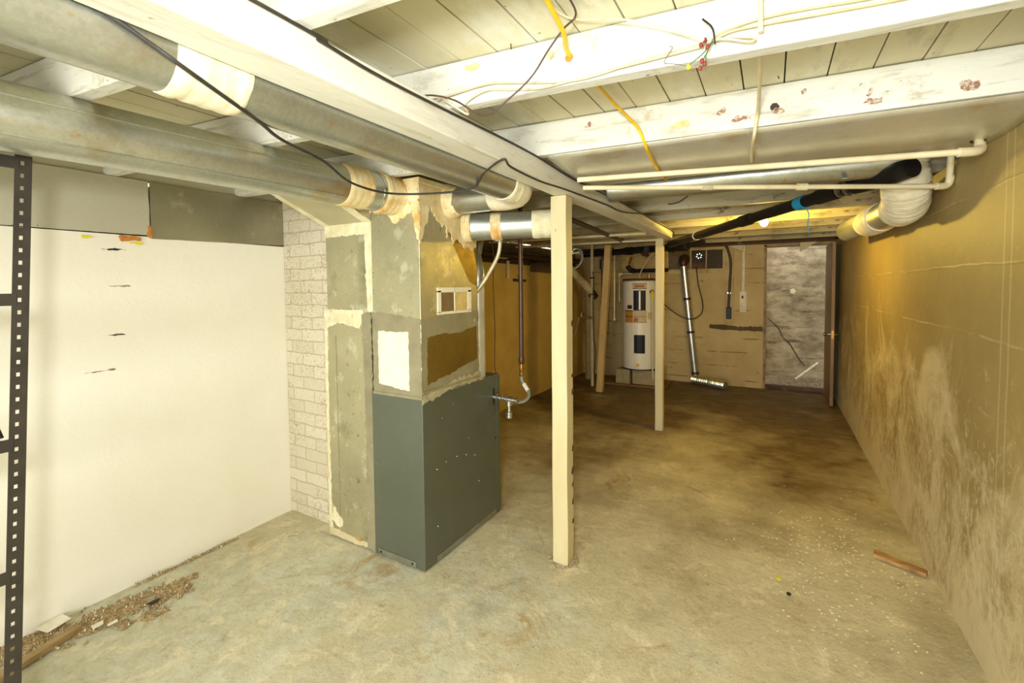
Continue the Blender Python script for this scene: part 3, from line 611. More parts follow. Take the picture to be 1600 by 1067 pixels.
pipe('water_pipe', 'lower cream water pipe below the joist pan, elbowed up near the wrapped duct', 'pipe',
    [([(-.82, 2.16, 1.985), (.70, 2.86, 1.945)], .0115, m_pvc), ([(.71, 2.86, 1.96), (.70, 2.80, 2.10)], .013, m_pvc)],
    [('elbow', [(.66, 2.84, 1.945), (.70, 2.86, 1.948), (.712, 2.86, 1.97), (.71, 2.85, 1.99)], .016, m_pvc),
     ('coupling', [(-.30, 2.40, 1.971), (-.255, 2.42, 1.970)], .015, m_greycable), ('coupling', [(.10, 2.584, 1.961), (.14, 2.602, 1.960)], .017, m_pvc)])
a0, a1 = Vector((-.93, 5.0, 1.925)), Vector((.52, 2.76, 2.018))
def ab(t): return a0.lerp(a1, t)
t = thing('drain_pipe', 'black plastic drain pipe slanting under the joists from the girder end to the right wall', 'pipe', tuple(a0))
B().tube([a0, a1], .036, 20).build('pipe', m_black, t, 0, True)
B().tube([ab(.50), ab(.545)], .043, 20).build('coupling', m_black, t, 0, True)
B().tube([ab(.80), ab(.86)], .043, 20).build('coupling', m_black, t, 0, True)
B().tube([ab(.90), ab(.94), ab(.98), ab(1.02)], [.044, .05, .05, .044], 20, 3).build('fitting', m_black, t, 0, True)
B().tube([ab(.95), ab(.95)+Vector((-.02, -.02, .12))], .036, 20).build('riser', m_black, t, 0, True)
for q in (.865, .885, .99): B().tube([ab(q), ab(q+.006)], .0455, 20).build('clamp_ring', m_chrome, t, 0, True)
B().tube([ab(.22), ab(.228)], .0385, 20).build('hanger_hook', m_white, t, 0, True)
b = thing('blue_strap', 'bright blue tape tied round the black drain pipe with a hanging tail', 'strap', tuple(ab(.745)))
B().tube([ab(.735), ab(.76)], .041, 20).build('band', m_blue, b, 0, True)
q = ab(.75); B().tube([q+Vector((.02, -.02, -.04)), q+Vector((.035, 0, -.08)), q+Vector((.03, 0, -.13)), q+Vector((.038, .01, -.19))], .0028, 8, 5).build('tail', m_blue, b, 0, True)
# black iron gas riser with flexible connector
gp = thing('gas_pipe', 'dark brown iron gas pipe hanging beside the furnace with a grey flexible connector', 'pipe', (-1.47, 2.70, .75))
B().tube([(-1.47, 2.70, 1.01), (-1.47, 2.70, 2.05)], .0155, 16).build('pipe', m_brownpipe, gp, 0, True)
B().lathe((-1.47, 2.70, 1.02), [(.018, 0), (.02, -.01), (.02, -.03), (.018, -.045), (.013, -.05)], (0, 0, 1), 12).build('coupling', m_brownpipe, gp, 0, True)
B().lathe((-1.47, 2.70, .975), [(.014, 0), (.014, -.03), (.017, -.032), (.017, -.045), (.013, -.05), (.013, -.062), (.017, -.064), (.017, -.08), (.011, -.088)], (0, 0, 1), 12).build('valve', m_brass, gp, 0, True)
B().tube([(-1.47, 2.70, .89), (-1.468, 2.70, .86), (-1.44, 2.69, .83), (-1.40, 2.66, .805), (-1.375, 2.62, .775), (-1.385, 2.57, .755), (-1.41, 2.53, .755), (-1.43, 2.505, .763)], .010, 12, 6).build('flexible_hose', mat('hose_grey', s(132, 138, 126), None, 1, .4, 0, 0), gp, 0, True)
B().tube([(-1.448, 2.694, .835), (-1.40, 2.66, .803)], .014, 12).build('hose_label', m_white, gp, 0, True)
B().lathe((-1.415, 2.525, .756), [(.012, 0), (.015, .004), (.015, .02), (.011, .024)], (-.6, -.5, .1), 8).build('hose_nut', m_brass, gp, 0, True)
# flue pipe behind the plenum
fl = thing('flue_pipe', 'pale metal flue pipe rising behind the plenum from the furnace top', 'pipe', (-1.70, 2.44, .925))
B().tube([(-1.632, 2.42, .925), (-1.632, 2.42, 1.55)], .045, 24).build('pipe', mat('flue_white', s(206, 202, 182), s(186, 180, 156), 6, .35, .3), fl, 0, True)
B().tube([(-1.632, 2.42, 1.53), (-1.632, 2.42, 1.60), (-1.66, 2.44, 1.70)], [.049, .05, .036], 24).build('cap_cone', m_galv, fl, 0, True)
B().tube([(-1.66, 2.44, 1.69), (-1.72, 2.6, 1.85), (-1.78, 2.9, 1.98)], .036, 20, 5).build('upper_pipe', m_greymastic, fl, 0, True)
# flexible armoured conduit
def ribbed(path, r, pitch, seg=12, deep=.86, crumple=0):
    pts = [Vector(x) for x in path]; P = [pts[0]*2-pts[1]]+pts+[pts[-1]*2-pts[-2]]; q = []
    for i in range(len(pts)-1):
        p0, p1, p2, p3 = P[i:i+4]; k = max(2, int((p2-p1).length/pitch*2))
        for j in range(k):
            t = j/k; q.append(.5*((2*p1)+(p2-p0)*t+(2*p0-5*p1+4*p2-p3)*t*t+(3*p1-p0-3*p2+p3)*t**3))
    q.append(pts[-1]); return B().tube(q, [r*(1 if i % 2 else deep)*(1+random.uniform(-crumple, crumple)) for i in range(len(q))], seg)
tag(ribbed([(-1.46, 2.42, 1.90), (-1.46, 2.42, 1.80), (-1.48, 2.43, 1.70), (-1.52, 2.40, 1.60), (-1.56, 2.37, 1.52), (-1.61, 2.345, 1.45)], .0125, .011).build('flexible_conduit', mat('conduit_cream', s(216, 206, 170), s(186, 174, 134), 20, .4, .3), None, 0, True), 'cream ribbed flexible conduit curving down behind the plenum corner', 'conduit')
tag(B().tube([(-1.67, 2.66, 2.19), (-1.672, 2.66, 1.95), (-1.67, 2.66, 1.80), (-1.655, 2.66, 1.70), (-1.665, 2.66, 1.55), (-1.66, 2.66, 1.35), (-1.655, 2.66, 1.2), (-1.635, 2.62, .98), (-1.60, 2.575, .93), (-1.575, 2.575, .86)], .003, 6, 5).build('hanging_wire', m_browncable, None, 0, True), 'thin dark wire hanging down behind the furnace top', 'cable')
# ------------------------------------------------------------------ cables overhead
def cable(name, lb, pts, r, m, sm=8): return tag(B().tube(pts, r, 8, sm).build(name, m, None, 0, True), lb, 'cable')
cable('power_cable', 'thick black cable sagging in front of the round ducts at the upper left', [(-.95, .2, 1.99), (-1.0, .329, 1.985), (-1.0, .413, 1.955), (-1.0, .487, 1.926), (-1.08, .665, 1.905), (-1.15, .775, 1.90), (-1.27, 1.0, 1.912), (-1.36, 1.2, 1.888), (-1.38, 1.45, 1.895), (-1.1, 1.56, 1.90), (-.99, 1.52, 1.945), (-.873, 1.475, 1.972), (-.87, 1.53, 1.955), (-.87, 1.777, 1.95), (-.87, 2.037, 1.963), (-.87, 2.665, 1.985), (-.872, 3.021, 1.99), (-.872, 3.587, 2.05)], .0045, m_cable)
cable('power_cable', 'straight black cable stapled along the upper face of the girder', [(-.868, -1.0, 2.05), (-.868, .549, 2.051), (-.868, .687, 2.043), (-.868, .913, 2.034), (-.868, 1.506, 2.046), (-.868, 1.783, 2.046), (-.868, 2.202, 2.033), (-.868, 2.868, 2.046), (-.868, 3.155, 2.044), (-.868, 3.535, 2.045), (-.868, 4.27, 2.041), (-.868, 4.80, 2.037), (-.88, 4.92, 2.0)], .0042, m_cable)
cable('thin_cable', 'thin dark brown cable looping from the ceiling boards down onto the girder', [(-.428, 1.0, 2.19), (-.437, 1.106, 2.185), (-.47, 1.103, 2.155), (-.51, 1.099, 2.112), (-.555, 1.094, 2.055), (-.614, 1.089, 2.013), (-.698, 1.08, 1.975), (-.789, 1.071, 2.03), (-.86, 1.06, 2.056), (-.93, 1.05, 2.064)], .0026, m_browncable)
cable('yellow_cable', 'flat yellow cable passing through a drilled joist and onto the joist pan', [(-.44, .80, 2.19), (-.458, .963, 2.165), (-.469, 1.1, 2.146), (-.490, 1.17, 2.139), (-.50, 1.30, 2.135), (-.515, 1.5, 2.17), (-.50, 1.68, 2.155), (-.462, 1.80, 2.115), (-.44, 1.83, 2.06), (-.44, 1.9, 2.035), (-.46, 2.2, 2.025), (-.474, 2.45, 2.035)], .0062, m_yellow)
tag(B().lathe((-.497, 1.2055, 2.133), [(.009, 0), (.012, .0015)], (0, -1, 0), 9).build('drill_hole', m_orangetape), 'rough orange-brown drilled hole round the yellow cable in the white joist', 'hole')
cable('grey_cable', 'upper of two thin grey cables stapled along the drilled joist face', [(-.90, 1.10, 2.065), (-.875, 1.145, 2.088), (-.748, 1.168, 2.103), (-.665, 1.178, 2.093), (-.474, 1.198, 2.064), (-.303, 1.215, 2.081), (-.145, 1.228, 2.09)], .0033, m_greycable)
cable('grey_cable', 'lower grey cable on the drilled joist face, hooking round at the girder', [(-.86, 1.10, 2.063), (-.804, 1.15, 2.02), (-.819, 1.160, 2.058), (-.748, 1.168, 2.085), (-.665, 1.178, 2.073), (-.566, 1.188, 2.061), (-.386, 1.206, 2.072), (-.151, 1.226, 2.083)], .0033, m_greycable)
cable('white_cable', 'thin white cable hanging from the ceiling boards to the red wire connectors', [(-.49, 1.0, 2.195), (-.46, 1.12, 2.188), (-.34, 1.15, 2.165), (-.232, 1.172, 2.125), (-.146, 1.19, 2.08)], .0026, m_pvc)
cable('cream_cable', 'upper cream cable running right from the wire connectors along the joist', [(-.144, 1.222, 2.088), (-.123, 1.225, 2.100), (-.095, 1.232, 2.111), (-.032, 1.240, 2.120), (.061, 1.250, 2.120), (.222, 1.267, 2.112), (.6, 1.305, 2.11)], .0030, m_cream_cable)
cable('cream_cable', 'middle cream cable running right from the wire connectors along the joist', [(-.144, 1.222, 2.084), (-.095, 1.232, 2.104), (-.032, 1.240, 2.106), (.036, 1.247, 2.104), (.211, 1.265, 2.098), (.6, 1.305, 2.09)], .0030, m_cream_cable)
cable('cream_cable', 'short looped cream cable end beside the wire connectors', [(-.143, 1.215, 2.084), (-.108, 1.218, 2.085), (-.06, 1.222, 2.068), (-.043, 1.225, 2.066), (-.045, 1.225, 2.074), (-.094, 1.222, 2.088)], .0030, m_greycable)
wn = thing('wire_connectors', 'cluster of red and yellow wire nuts on loose green wires below the joist face', 'wire connector', (-.148, 1.205, 2.02))
for (x, z, m, nm) in ((-.146, 2.087, m_red, 'red_nut'), (-.153, 2.078, m_red, 'red_nut'), (-.142, 2.070, m_red, 'red_nut'), (-.152, 2.04, m_red, 'red_nut'), (-.158, 2.024, m_red, 'red_nut'), (-.147, 2.032, m_red, 'red_nut'), (-.181, 2.033, m_ytape, 'yellow_nut')):
    B().lathe((x, 1.207, z-.006), [(.003, 0), (.005, .002), (.0046, .008), (.003, .011)], (random.uniform(-.5, .5), -.3, 1), 10).build(nm, m, wn, 0, True)
for k, pts in enumerate(([(-.13, 1.215, 2.085), (-.14, 1.205, 2.06), (-.15, 1.205, 2.04)], [(-.135, 1.215, 2.08), (-.15, 1.203, 2.055), (-.18, 1.203, 2.036)], [(-.13, 1.215, 2.088), (-.142, 1.2, 2.05), (-.145, 1.205, 2.035)])):
    B().tube(pts, .0016, 6, 5).build('green_wire', m_green, wn, 0, True)
B().tube([(-.125, 1.212, 2.075), (-.13, 1.205, 2.11), (-.152, 1.204, 2.137)], .0022, 6, 5).build('black_tie', m_black, wn, 0, True)
B().tube([(-.185, 1.203, 2.034), (-.215, 1.2, 2.045), (-.24, 1.2, 2.055), (-.22, 1.2, 2.085), (-.228, 1.2, 2.09)], .0009, 5, 4).build('bare_wire', m_browncable, wn, 0, True)
rp = B().tube([(-.032, 1.13, 2.197), (-.032, 1.20, 2.19), (-.030, 1.227, 2.15), (-.029, 1.232, 2.085)], .006, 10, 4)
tag(rp.build('riser_cable', m_pvc, None, 0, True), 'upper piece of cream painted cable entering the drilled joist', 'cable')
tag(B().tube([(-.03, 1.31, 2.075), (-.034, 1.45, 2.10), (-.045, 1.75, 2.10), (-.052, 1.845, 2.085), (-.06, 1.86, 2.03), (-.075, 2.05, 2.018), (-.08, 2.24, 2.025)], .006, 10, 5).build('riser_cable', m_pvc, None, 0, True), 'lower piece of cream painted cable lying across the stained joist and pan', 'cable')
# ------------------------------------------------------------------ bare bulb
lb = thing('bare_bulb', 'glowing bare light bulb in a ceiling socket under the far joists', 'light bulb', (-.062, 4.45, 2.06))
B().lathe((-.062, 4.45, 2.195), [(.05, 0), (.05, -.02), (.03, -.04), (.028, -.10), (.024, -.12)], (0, 0, 1), 20).build('socket', m_pvc, lb, 0, True)
em = NT('bulb_glow'); em.b.inputs['Emission Color'].default_value = (1, .74, .3, 1); em.b.inputs['Emission Strength'].default_value = 22; em.done((1, .9, .7, 1), .3)
B().lathe((-.062, 4.45, 2.08), [(.012, 0), (.018, -.015), (.03, -.04), (.033, -.06), (.026, -.08), (.01, -.092)], (0, 0, 1), 20).build('bulb', em.m, lb, 0, True)
ld = bpy.data.lights.new('bulb_light', 'POINT'); ld.energy = 30; ld.color = (1, .68, .12); ld.shadow_soft_size = .035
lo = bpy.data.objects.new('bulb_light', ld); COL.objects.link(lo); lo.location = (-.062, 4.45, 1.955)
# ------------------------------------------------------------------ water heater
HX, HY, HR = -1.72, 6.92, .255
h = thing('water_heater', 'white cylindrical electric water heater standing on concrete blocks behind the posts', 'water heater', (HX, HY, .25))
B().lathe((HX, HY, .25), [(HR-.02, 0), (HR, .012), (HR, 1.29), (HR-.01, 1.31), (HR-.02, 1.315), (.05, 1.33)], (0, 0, 1), 48).build('tank', m_white, h, 0, True)
B().lathe((HX, HY, 1.565), [(HR+.004, 0), (HR+.004, .02), (HR-.02, .03)], (0, 0, 1), 48).build('top_rim', m_brownwood, h, 0, True)
B().lathe((HX, HY, .245), [(HR-.01, 0), (HR+.003, .004), (HR+.003, .018)], (0, 0, 1), 48).build('base_rim', m_black, h, 0, True)
def curved(a0, a1, z0, z1, rr, th=.004):       # a rectangle wrapped on the tank; angle measured from -Y toward +X
    mb = B(); n = 8; vs = []
    for i in range(n+1):
        a = math.radians(a0+(a1-a0)*i/n)
        for z, q in ((z0, rr), (z1, rr), (z1, rr+th), (z0, rr+th)): vs.append((HX+q*math.sin(a), HY-q*math.cos(a), z))
    return mb.add(vs, [(i*4+b, i*4+(b+1) % 4, i*4+4+(b+1) % 4, i*4+4+b) for i in range(n) for b in range(4)]+[(3, 2, 1, 0), (n*4, n*4+1, n*4+2, n*4+3)])
ca = 12
ec = curved(ca-19, ca+19, 1.13, 1.42, HR, .012).build('element_cover', m_black, h, .004); ec['label'] = 'upper black element cover'
curved(ca-17, ca+17, .50, .77, HR, .012).build('element_cover', m_black, h, .004)['label'] = 'lower black element cover'
curved(ca-2, ca+3, 1.14, 1.41, HR+.012, .004).build('cover_strip', m_white, ec)
m_lred = mat('label_red', s(150, 70, 48), s(190, 130, 90), 60, .6); m_lwh = mat('label_white', s(214, 200, 164), s(190, 172, 130), 60, .6); m_lor = mat('label_orange', s(206, 150, 50), s(186, 122, 44), 60, .6)
bl = curved(ca-23, ca+23, 1.44, 1.525, HR, .0015).build('brand_label', m_lwh, h)
for z in (1.445, 1.515): curved(ca-23, ca+23, z, z+.009, HR+.001, .0015).build('label_stripe', m_blackmetal, bl)
curved(ca-15, ca+15, 1.465, 1.50, HR+.001, .0015).build('label_text', m_lred, bl)
el_ = curved(ca-54, ca-22, .945, 1.13, HR, .0015).build('energy_label', m_lor, h)
for z in (1.115, 1.03): curved(ca-54, ca-22, z, z+.01, HR+.001, .0015).build('label_stripe', m_blackmetal, el_)
curved(ca-43, ca-25, 1.15, 1.205, HR, .0015).build('small_label', m_blackmetal, h)
wl_ = curved(ca-21, ca+23, .95, 1.13, HR, .0015).build('warning_label', m_lwh, h)
for z in (1.035, .95): curved(ca-21, ca+23, z, z+.008, HR+.001, .0015).build('label_stripe', m_lred, wl_)
curved(ca-18, ca-5, .965, 1.02, HR+.001, .0015).build('label_picture', m_lred, wl_)
curved(ca+26, ca+44, 1.0, 1.10, HR, .0015).build('small_label', m_lwh, h)
aa = math.radians(ca+36); vx, vy = HX+(HR)*math.sin(aa), HY-(HR)*math.cos(aa)
B().lathe((vx, vy, 1.40), [(.02, -.01), (.02, .03), (.028, .032), (.028, .05)], (math.sin(aa), -math.cos(aa), 0), 12).build('relief_valve', m_brass, h, 0, True)
vx2, vy2 = HX+(HR+.045)*math.sin(aa), HY-(HR+.045)*math.cos(aa)
B().tube([(vx2, vy2, 1.41), (vx2, vy2, 1.28)], .018, 12).build('valve_tag', m_ytape, h, 0, True)
B().tube([(vx2, vy2, 1.30), (vx2+.01, vy2, .12)], .0115, 12).build('relief_pipe', m_pvc, h, 0, True)
aa = math.radians(ca-5)
B().lathe((HX+HR*math.sin(aa), HY-HR*math.cos(aa), .33), [(.014, -.005), (.014, .03), (.022, .032), (.022, .05)], (math.sin(aa), -math.cos(aa), 0), 12).build('drain_valve', m_brass, h, 0, True)
B().tube([(HX+.02, HY-.1, 1.56), (HX+.02, HY-.1, 1.66), (HX+.1, HY-.08, 1.82), (HX+.22, HY-.1, 1.98)], .009, 10, 5).build('supply_tube', m_greycable, h, 0, True)
B().lathe((HX+.02, HY-.1, 1.575), [(.02, 0), (.022, .02), (.014, .035)], (0, 0, 1), 12).build('nipple', m_pvc, h, 0, True)
B().tube([(HX+.15, HY-.08, 1.57), (HX+.15, HY-.08, 1.66)], .02, 12).build('copper_nipple', m_brass, h, 0, True)
for (x0, x1, y0, y1, lbl) in ((-2.03, -1.82, 6.70, 6.88, 'pale concrete block with a centre groove under the left front of the water heater'), (-1.79, -1.40, 6.74, 6.92, 'long concrete block under the right front of the water heater')):
    blk = B().box(x0, x1, y0, y1, 0.03, .242)
    if x0 < -2: blk = B().box(x0, x0+.098, y0, y1, .03, .242).box(x0+.108, x1, y0, y1, .03, .242).box(x0+.09, x0+.115, y0+.006, y1, .03, .24)
    tag(blk.build('concrete_block', m_conc, None, .005), lbl, 'block', 'concrete blocks under the water heater')
for (x0, x1, lbl) in ((-2.0, -1.6, 'rear left concrete block hidden under the water heater'), (-1.58, -1.42, 'rear right concrete block hidden under the water heater')):
    tag(B().box(x0, x1, 6.98, 7.15, .03, .242).build('concrete_block', m_conc, None, .005), lbl, 'block', 'concrete blocks under the water heater')
tag(B().box(-2.28, -1.30, 6.66, 7.2, .0, .028).build('base_board', m_oldwood, None, .003), 'flat wooden board on the floor beneath the concrete blocks', 'board')
# ------------------------------------------------------------------ pipes round the heater
pipe('overflow_pipe', 'cream pipe with a top elbow hanging between the leaning post and the heater', 'pipe',
    [([(-2.0, 6.55, 2.02), (-2.005, 6.55, 1.0)], .0125, m_pvc), ([(-2.0, 6.55, 2.035), (-1.72, 6.57, 2.035)], .012, m_pvc)], [('elbow', [(-1.96, 6.55, 2.035), (-1.997, 6.55, 2.03), (-2.0, 6.55, 1.99)], .016, m_pvc), ('cap', [(-2.005, 6.55, 1.01), (-2.005, 6.55, .98)], .018, m_pvc)])
pipe('hot_pipe', 'short grey pipe elbowed down along the left side of the water heater', 'pipe',
    [([(-2.03, 6.9, 1.66), (-1.99, 6.75, 1.25)], .012, m_greycable), ([(-2.03, 6.9, 1.67), (-1.85, 6.95, 1.67)], .012, m_greycable)], [('elbow', [(-1.99, 6.91, 1.67), (-2.03, 6.9, 1.668), (-2.027, 6.89, 1.63)], .017, m_pvc)])
pipe('iron_pipe', 'black horizontal pipe passing just above the water heater', 'pipe', [([(-1.93, 7.1, 1.72), (-1.35, 7.1, 1.72)], .028, m_black)], [('elbow', [(-1.85, 7.1, 1.72), (-1.92, 7.1, 1.74), (-1.96, 7.08, 1.80)], .036, m_black), ('brass_stub', [(-1.93, 7.06, 1.83), (-1.88, 7.03, 1.93)], .018, m_brass)])
pipe('drain_pipe', 'thick black drain pipe high across the back beneath the joists, left of the girder end', 'pipe', [([(-2.6, 6.9, 1.99), (-1.05, 5.75, 1.95)], .045, m_black)], [('coupling', [(-1.75, 6.27, 1.967), (-1.65, 6.195, 1.963)], .055, m_black), ('branch', [(-1.35, 5.75, 1.94), (-1.5, 6.2, 1.93), (-1.55, 6.6, 1.93)], .035, m_black)])
pipe('drain_pipe', 'thick black drain fitting with open end just right of the girder end', 'pipe', [([(-.98, 5.35, 1.93), (-.80, 5.25, 1.92)], .06, m_black)], [('neck', [(-.82, 5.26, 1.92), (-.62, 5.2, 1.95)], .028, m_black), ('collar', [(-1.0, 5.36, 1.93), (-.96, 5.34, 1.928)], .068, m_black), ('hanger', [(-.99, 5.37, 1.98), (-.99, 5.372, 2.062)], .008, m_rail)])
pipe('soil_stack', 'pale grey soil stack in the back left corner with a diagonal upper branch', 'pipe', [([(-2.55, 6.95, 0), (-2.55, 6.95, 1.4)], .055, m_conc), ([(-2.5, 6.9, 1.42), (-2.72, 6.55, 1.78)], .06, m_mastic_w)], [('hub', [(-2.55, 6.95, 1.36), (-2.55, 6.95, 1.46)], .066, m_conc), ('hub', [(-2.49, 6.92, 1.38), (-2.45, 6.97, 1.31)], .066, m_brownpipe)])
pipe('white_pipe', 'thin white vertical pipe from floor to joists left of the leaning post', 'pipe', [([(-2.31, 6.45, 0), (-2.31, 6.45, 2.1)], .022, m_pvc)], [('clamp_ring', [(-2.31, 6.45, 1.60), (-2.31, 6.45, 1.62)], .034, m_black), ('clamp_ring', [(-2.31, 6.45, 1.36), (-2.31, 6.45, 1.375)], .028, m_black)])
cable('thin_cable', 'dark cord running down along the thin white vertical pipe', [(-2.29, 6.42, 1.7), (-2.27, 6.41, 1.58), (-2.29, 6.42, 1.3), (-2.28, 6.42, .8), (-2.25, 6.42, .5), (-2.27, 6.42, .2)], .006, m_black)
pipe('copper_pipe', 'rusty reddish pipe rising between the thin white pipe and the leaning post', 'pipe', [([(-2.25, 6.75, .0), (-2.25, 6.75, 2.05)], .02, m_brownpipe)], [('coupling', [(-2.25, 6.75, 1.2), (-2.25, 6.75, 1.28)], .03, m_brass), ('coupling', [(-2.25, 6.75, 1.75), (-2.25, 6.75, 1.9)], .045, m_brownpipe)])
v = thing('gate_valve', 'brass valve with a pale hose stub beside the nearest post, in the back left corner', 'valve', (-2.5, 6.4, 1.03))
B().tube([(-2.52, 6.4, 1.04), (-2.30, 6.42, 1.02)], .018, 12).build('body', m_chrome, v, 0, True)
B().tube([(-2.45, 6.38, 1.04), (-2.45, 6.38, 1.10)], .03, 12).build('wheel', m_brass, v, 0, True)
B().tube([(-2.50, 6.40, 1.03), (-2.53, 6.40, .92), (-2.56, 6.38, .76)], .024, 12, 4).build('hose_stub', m_conc, v, 0, True)
pipe('iron_pipe', 'dark iron pipe running along the recessed top of the left wall', 'pipe', [([(-2.86, 2.6, 1.87), (-2.80, 7.1, 1.90)], .045, m_brownpipe)], [('tape_band', [(-2.845, 4.6, 1.88), (-2.842, 4.85, 1.882)], .05, m_mastic), ('hub', [(-2.84, 5.6, 1.885), (-2.838, 5.7, 1.886)], .055, m_brownpipe)])
pipe('iron_pipe', 'dark iron pipe slung under the joists just right of the nearest post', 'pipe', [([(-1.30, 3.05, 1.995), (-1.44, 5.0, 1.99)], .02, m_brownpipe)], [('cap', [(-1.435, 4.93, 1.99), (-1.442, 5.03, 1.99)], .028, m_brownpipe)])
for y, z, lb_ in ((4.25, 1.985, 'nearer of two thin pale pipes crossing under the joists behind the nearest post'), (4.85, 1.975, 'farther of two thin pale pipes crossing under the joists behind the nearest post')):
    tag(B().tube([(-2.7, y, z), (-1.03, y+.12, z)], .013, 10).build('water_pipe', m_pvc, None, 0, True), lb_, 'pipe')
t = thing('duct_strap', 'curved galvanised strap ring held by a white pin right of the nearest post', 'strap', (-1.2, 3.0, 1.7))
ring = [(-1.20+.055*math.cos(a), 3.0+.03*math.sin(a), 1.69+.07*math.sin(a)) for a in [math.radians(x) for x in range(-110, 120, 15)]]
B().tube(ring, .006, 8).build('ring', m_rail, t, 0, True)
B().tube([(-1.26, 2.98, 1.715), (-1.165, 3.0, 1.735)], .006, 8).build('pin', m_chrome, t, 0, True)
B().tube([(-1.23, 3.0, 1.75), (-1.26, 3.0, 1.95), (-1.26, 3.0, 2.058)], .005, 8).build('hanger', m_rail, t, 0, True)
t = thing('hose_bib', 'small dark faucet on a pale stub pipe on the left wall behind the gas pipe', 'faucet', (-2.78, 4.95, 1.6))
B().tube([(-2.79, 4.80, 1.81), (-2.79, 4.80, 1.60)], .02, 10).build('stub_pipe', m_pvc, t, 0, True)
B().tube([(-2.80, 4.95, 1.58), (-2.72, 5.12, 1.57)], .016, 10).build('spout', m_brownpipe, t, 0, True)
B().tube([(-2.76, 5.02, 1.58), (-2.76, 5.02, 1.63)], .008, 8).build('stem', m_brownpipe, t, 0, True)
B().lathe((-2.76, 5.02, 1.63), [(.028, 0), (.028, .008)], (0, 0, 1), 10).build('handle', m_brownpipe, t, 0, True)
tag(B().ragged([(XL+.001, 5.42, 1.69), (XL+.001, 6.3, 1.68), (XL+.001, 6.3, 1.80), (XL+.001, 5.42, 1.80)], (1, 0, 0), .004, .006, .03).build('wall_patch', m_recess), 'dark patched notch in the top of the left wall behind the nearest post', 'patch')
# ------------------------------------------------------------------ back wall fittings
d = thing('vent_duct', 'shiny metal vent pipe leaning on the back wall between the window and floor', 'duct', (-1.02, 7.3, .05))
q0, q1 = Vector((-1.165, 7.30, 1.80)), Vector((-.985, 7.30, .13))
B().tube([q0, q1], .05, 24).build('pipe', m_galv_new, d, 0, True)
for tt in (.30, .60, .97): B().tube([q0.lerp(q1, tt), q0.lerp(q1, tt+.02)], .054, 24).build('joint_band', m_blackmetal, d, 0, True)
B().tube([(-1.155, 7.38, 1.88), (-1.16, 7.33, 1.88), (-1.165, 7.30, 1.83), (-1.163, 7.30, 1.78)], [.075, .075, .062, .052], 24, 4).build('elbow', m_brownpipe, d, 0, True)
tag(ribbed([(-1.02, 7.27, .075), (-.90, 7.20, .075), (-.72, 7.12, .07), (-.55, 7.02, .07)], .06, .032, 20, .80, .05).build('flexible_duct', m_galv_new), 'crumpled silver flexible duct lying on the floor at the back wall', 'duct')
cable('thin_cable', 'thin black cord drooping in a loop across the back wall', [(-.99, 7.36, 1.76), (-.96, 7.36, 1.5), (-.90, 7.35, 1.25), (-.90, 7.3, 1.08), (-1.0, 7.25, .99), (-1.14, 7.2, 1.0), (-1.32, 7.15, 1.12), (-1.45, 7.1, 1.25)], .007, m_black)
tag(B().box(-.60, -.48, YB-.022, YB-.001, .90, 2.05).build('mounting_board', mat('board_ochre', s(196, 172, 114), s(170, 144, 90), 7, .6, 0, .2, 40), None, .002), 'ochre painted vertical board behind the black cord on the back wall', 'board')
t = thing('range_cord', 'thick dark cord with a black outlet plug hanging on the back wall', 'cord', (-.54, 7.36, 1.1))
B().tube([(-.72, 7.33, 2.10), (-.62, 7.34, 2.10), (-.56, 7.35, 2.0), (-.52, 7.355, 1.80), (-.53, 7.355, 1.5), (-.545, 7.355, 1.15)], .017, 12, 6).build('cord', m_browncable, t, 0, True)
B().box(-.575, -.505, 7.335, 7.378, .99, 1.16).build('plug', m_black, t, .008)
B().box(-.56, -.52, 7.345, 7.378, 1.36, 1.38).build('clip', m_chrome, t)
t = thing('outlet', 'cream outlet box with conduit down from the ceiling, left of the doorway', 'outlet', (-.35, 7.38, 1.2))
B().box(-.40, -.31, 7.375, 7.40, 1.09, 1.40).build('back_board', m_pvc, t, .002)
B().box(-.40, -.325, 7.35, 7.375, 1.22, 1.39).build('box', m_patch, t, .004)
B().box(-.375, -.35, 7.346, 7.351, 1.29, 1.33).build('socket_hole', m_black, t)
B().box(-.375, -.335, 7.37, 7.398, 1.39, 2.08).build('conduit', m_pvc, t, .003)
tag(B().ragged([(-.80, YB-.001, .90), (-.80, YB-.001, .84), (-.45, YB-.001, .82), (-.10, YB-.001, .82), (-.10, YB-.001, .885), (-.45, YB-.001, .88), (-.62, YB-.001, .90)], (0, -1, 0), .012, .008, .03).build('wall_batten', m_recess), 'dark horizontal unpainted band on the back wall, left of the doorway', 'batten')
for x, lb_ in ((-.40, 'pale wooden corner bracket above the outlet conduit'), (.37, 'pale wooden corner bracket above the doorway')):
    tag(B().slab([(x-.16, YB-.10, 2.056), (x+.04, YB-.10, 2.056), (x+.04, YB-.10, 1.96)] if x < 0 else [(x-.04, YB-.10, 2.056), (x+.16, YB-.10, 2.056), (x-.04, YB-.10, 1.93)], (0, 1, 0), .05).build('bracket', m_post, None, .003), lb_, 'bracket', 'wooden brackets on the back wall')
tag(B().box(-1.05, XR, 7.30, 7.35, 2.057, 2.17).build('header_board', m_brownwood, None, .004), 'dark brown rough header board along the top of the back wall', 'board')
# outside: white stick and root
tag(B().bar((.33, 8.02, .06), (.62, 8.2, .30), .028, .028).build('white_stick', m_chip, None, .002), 'white painted stick leaning outside the back doorway', 'stick')
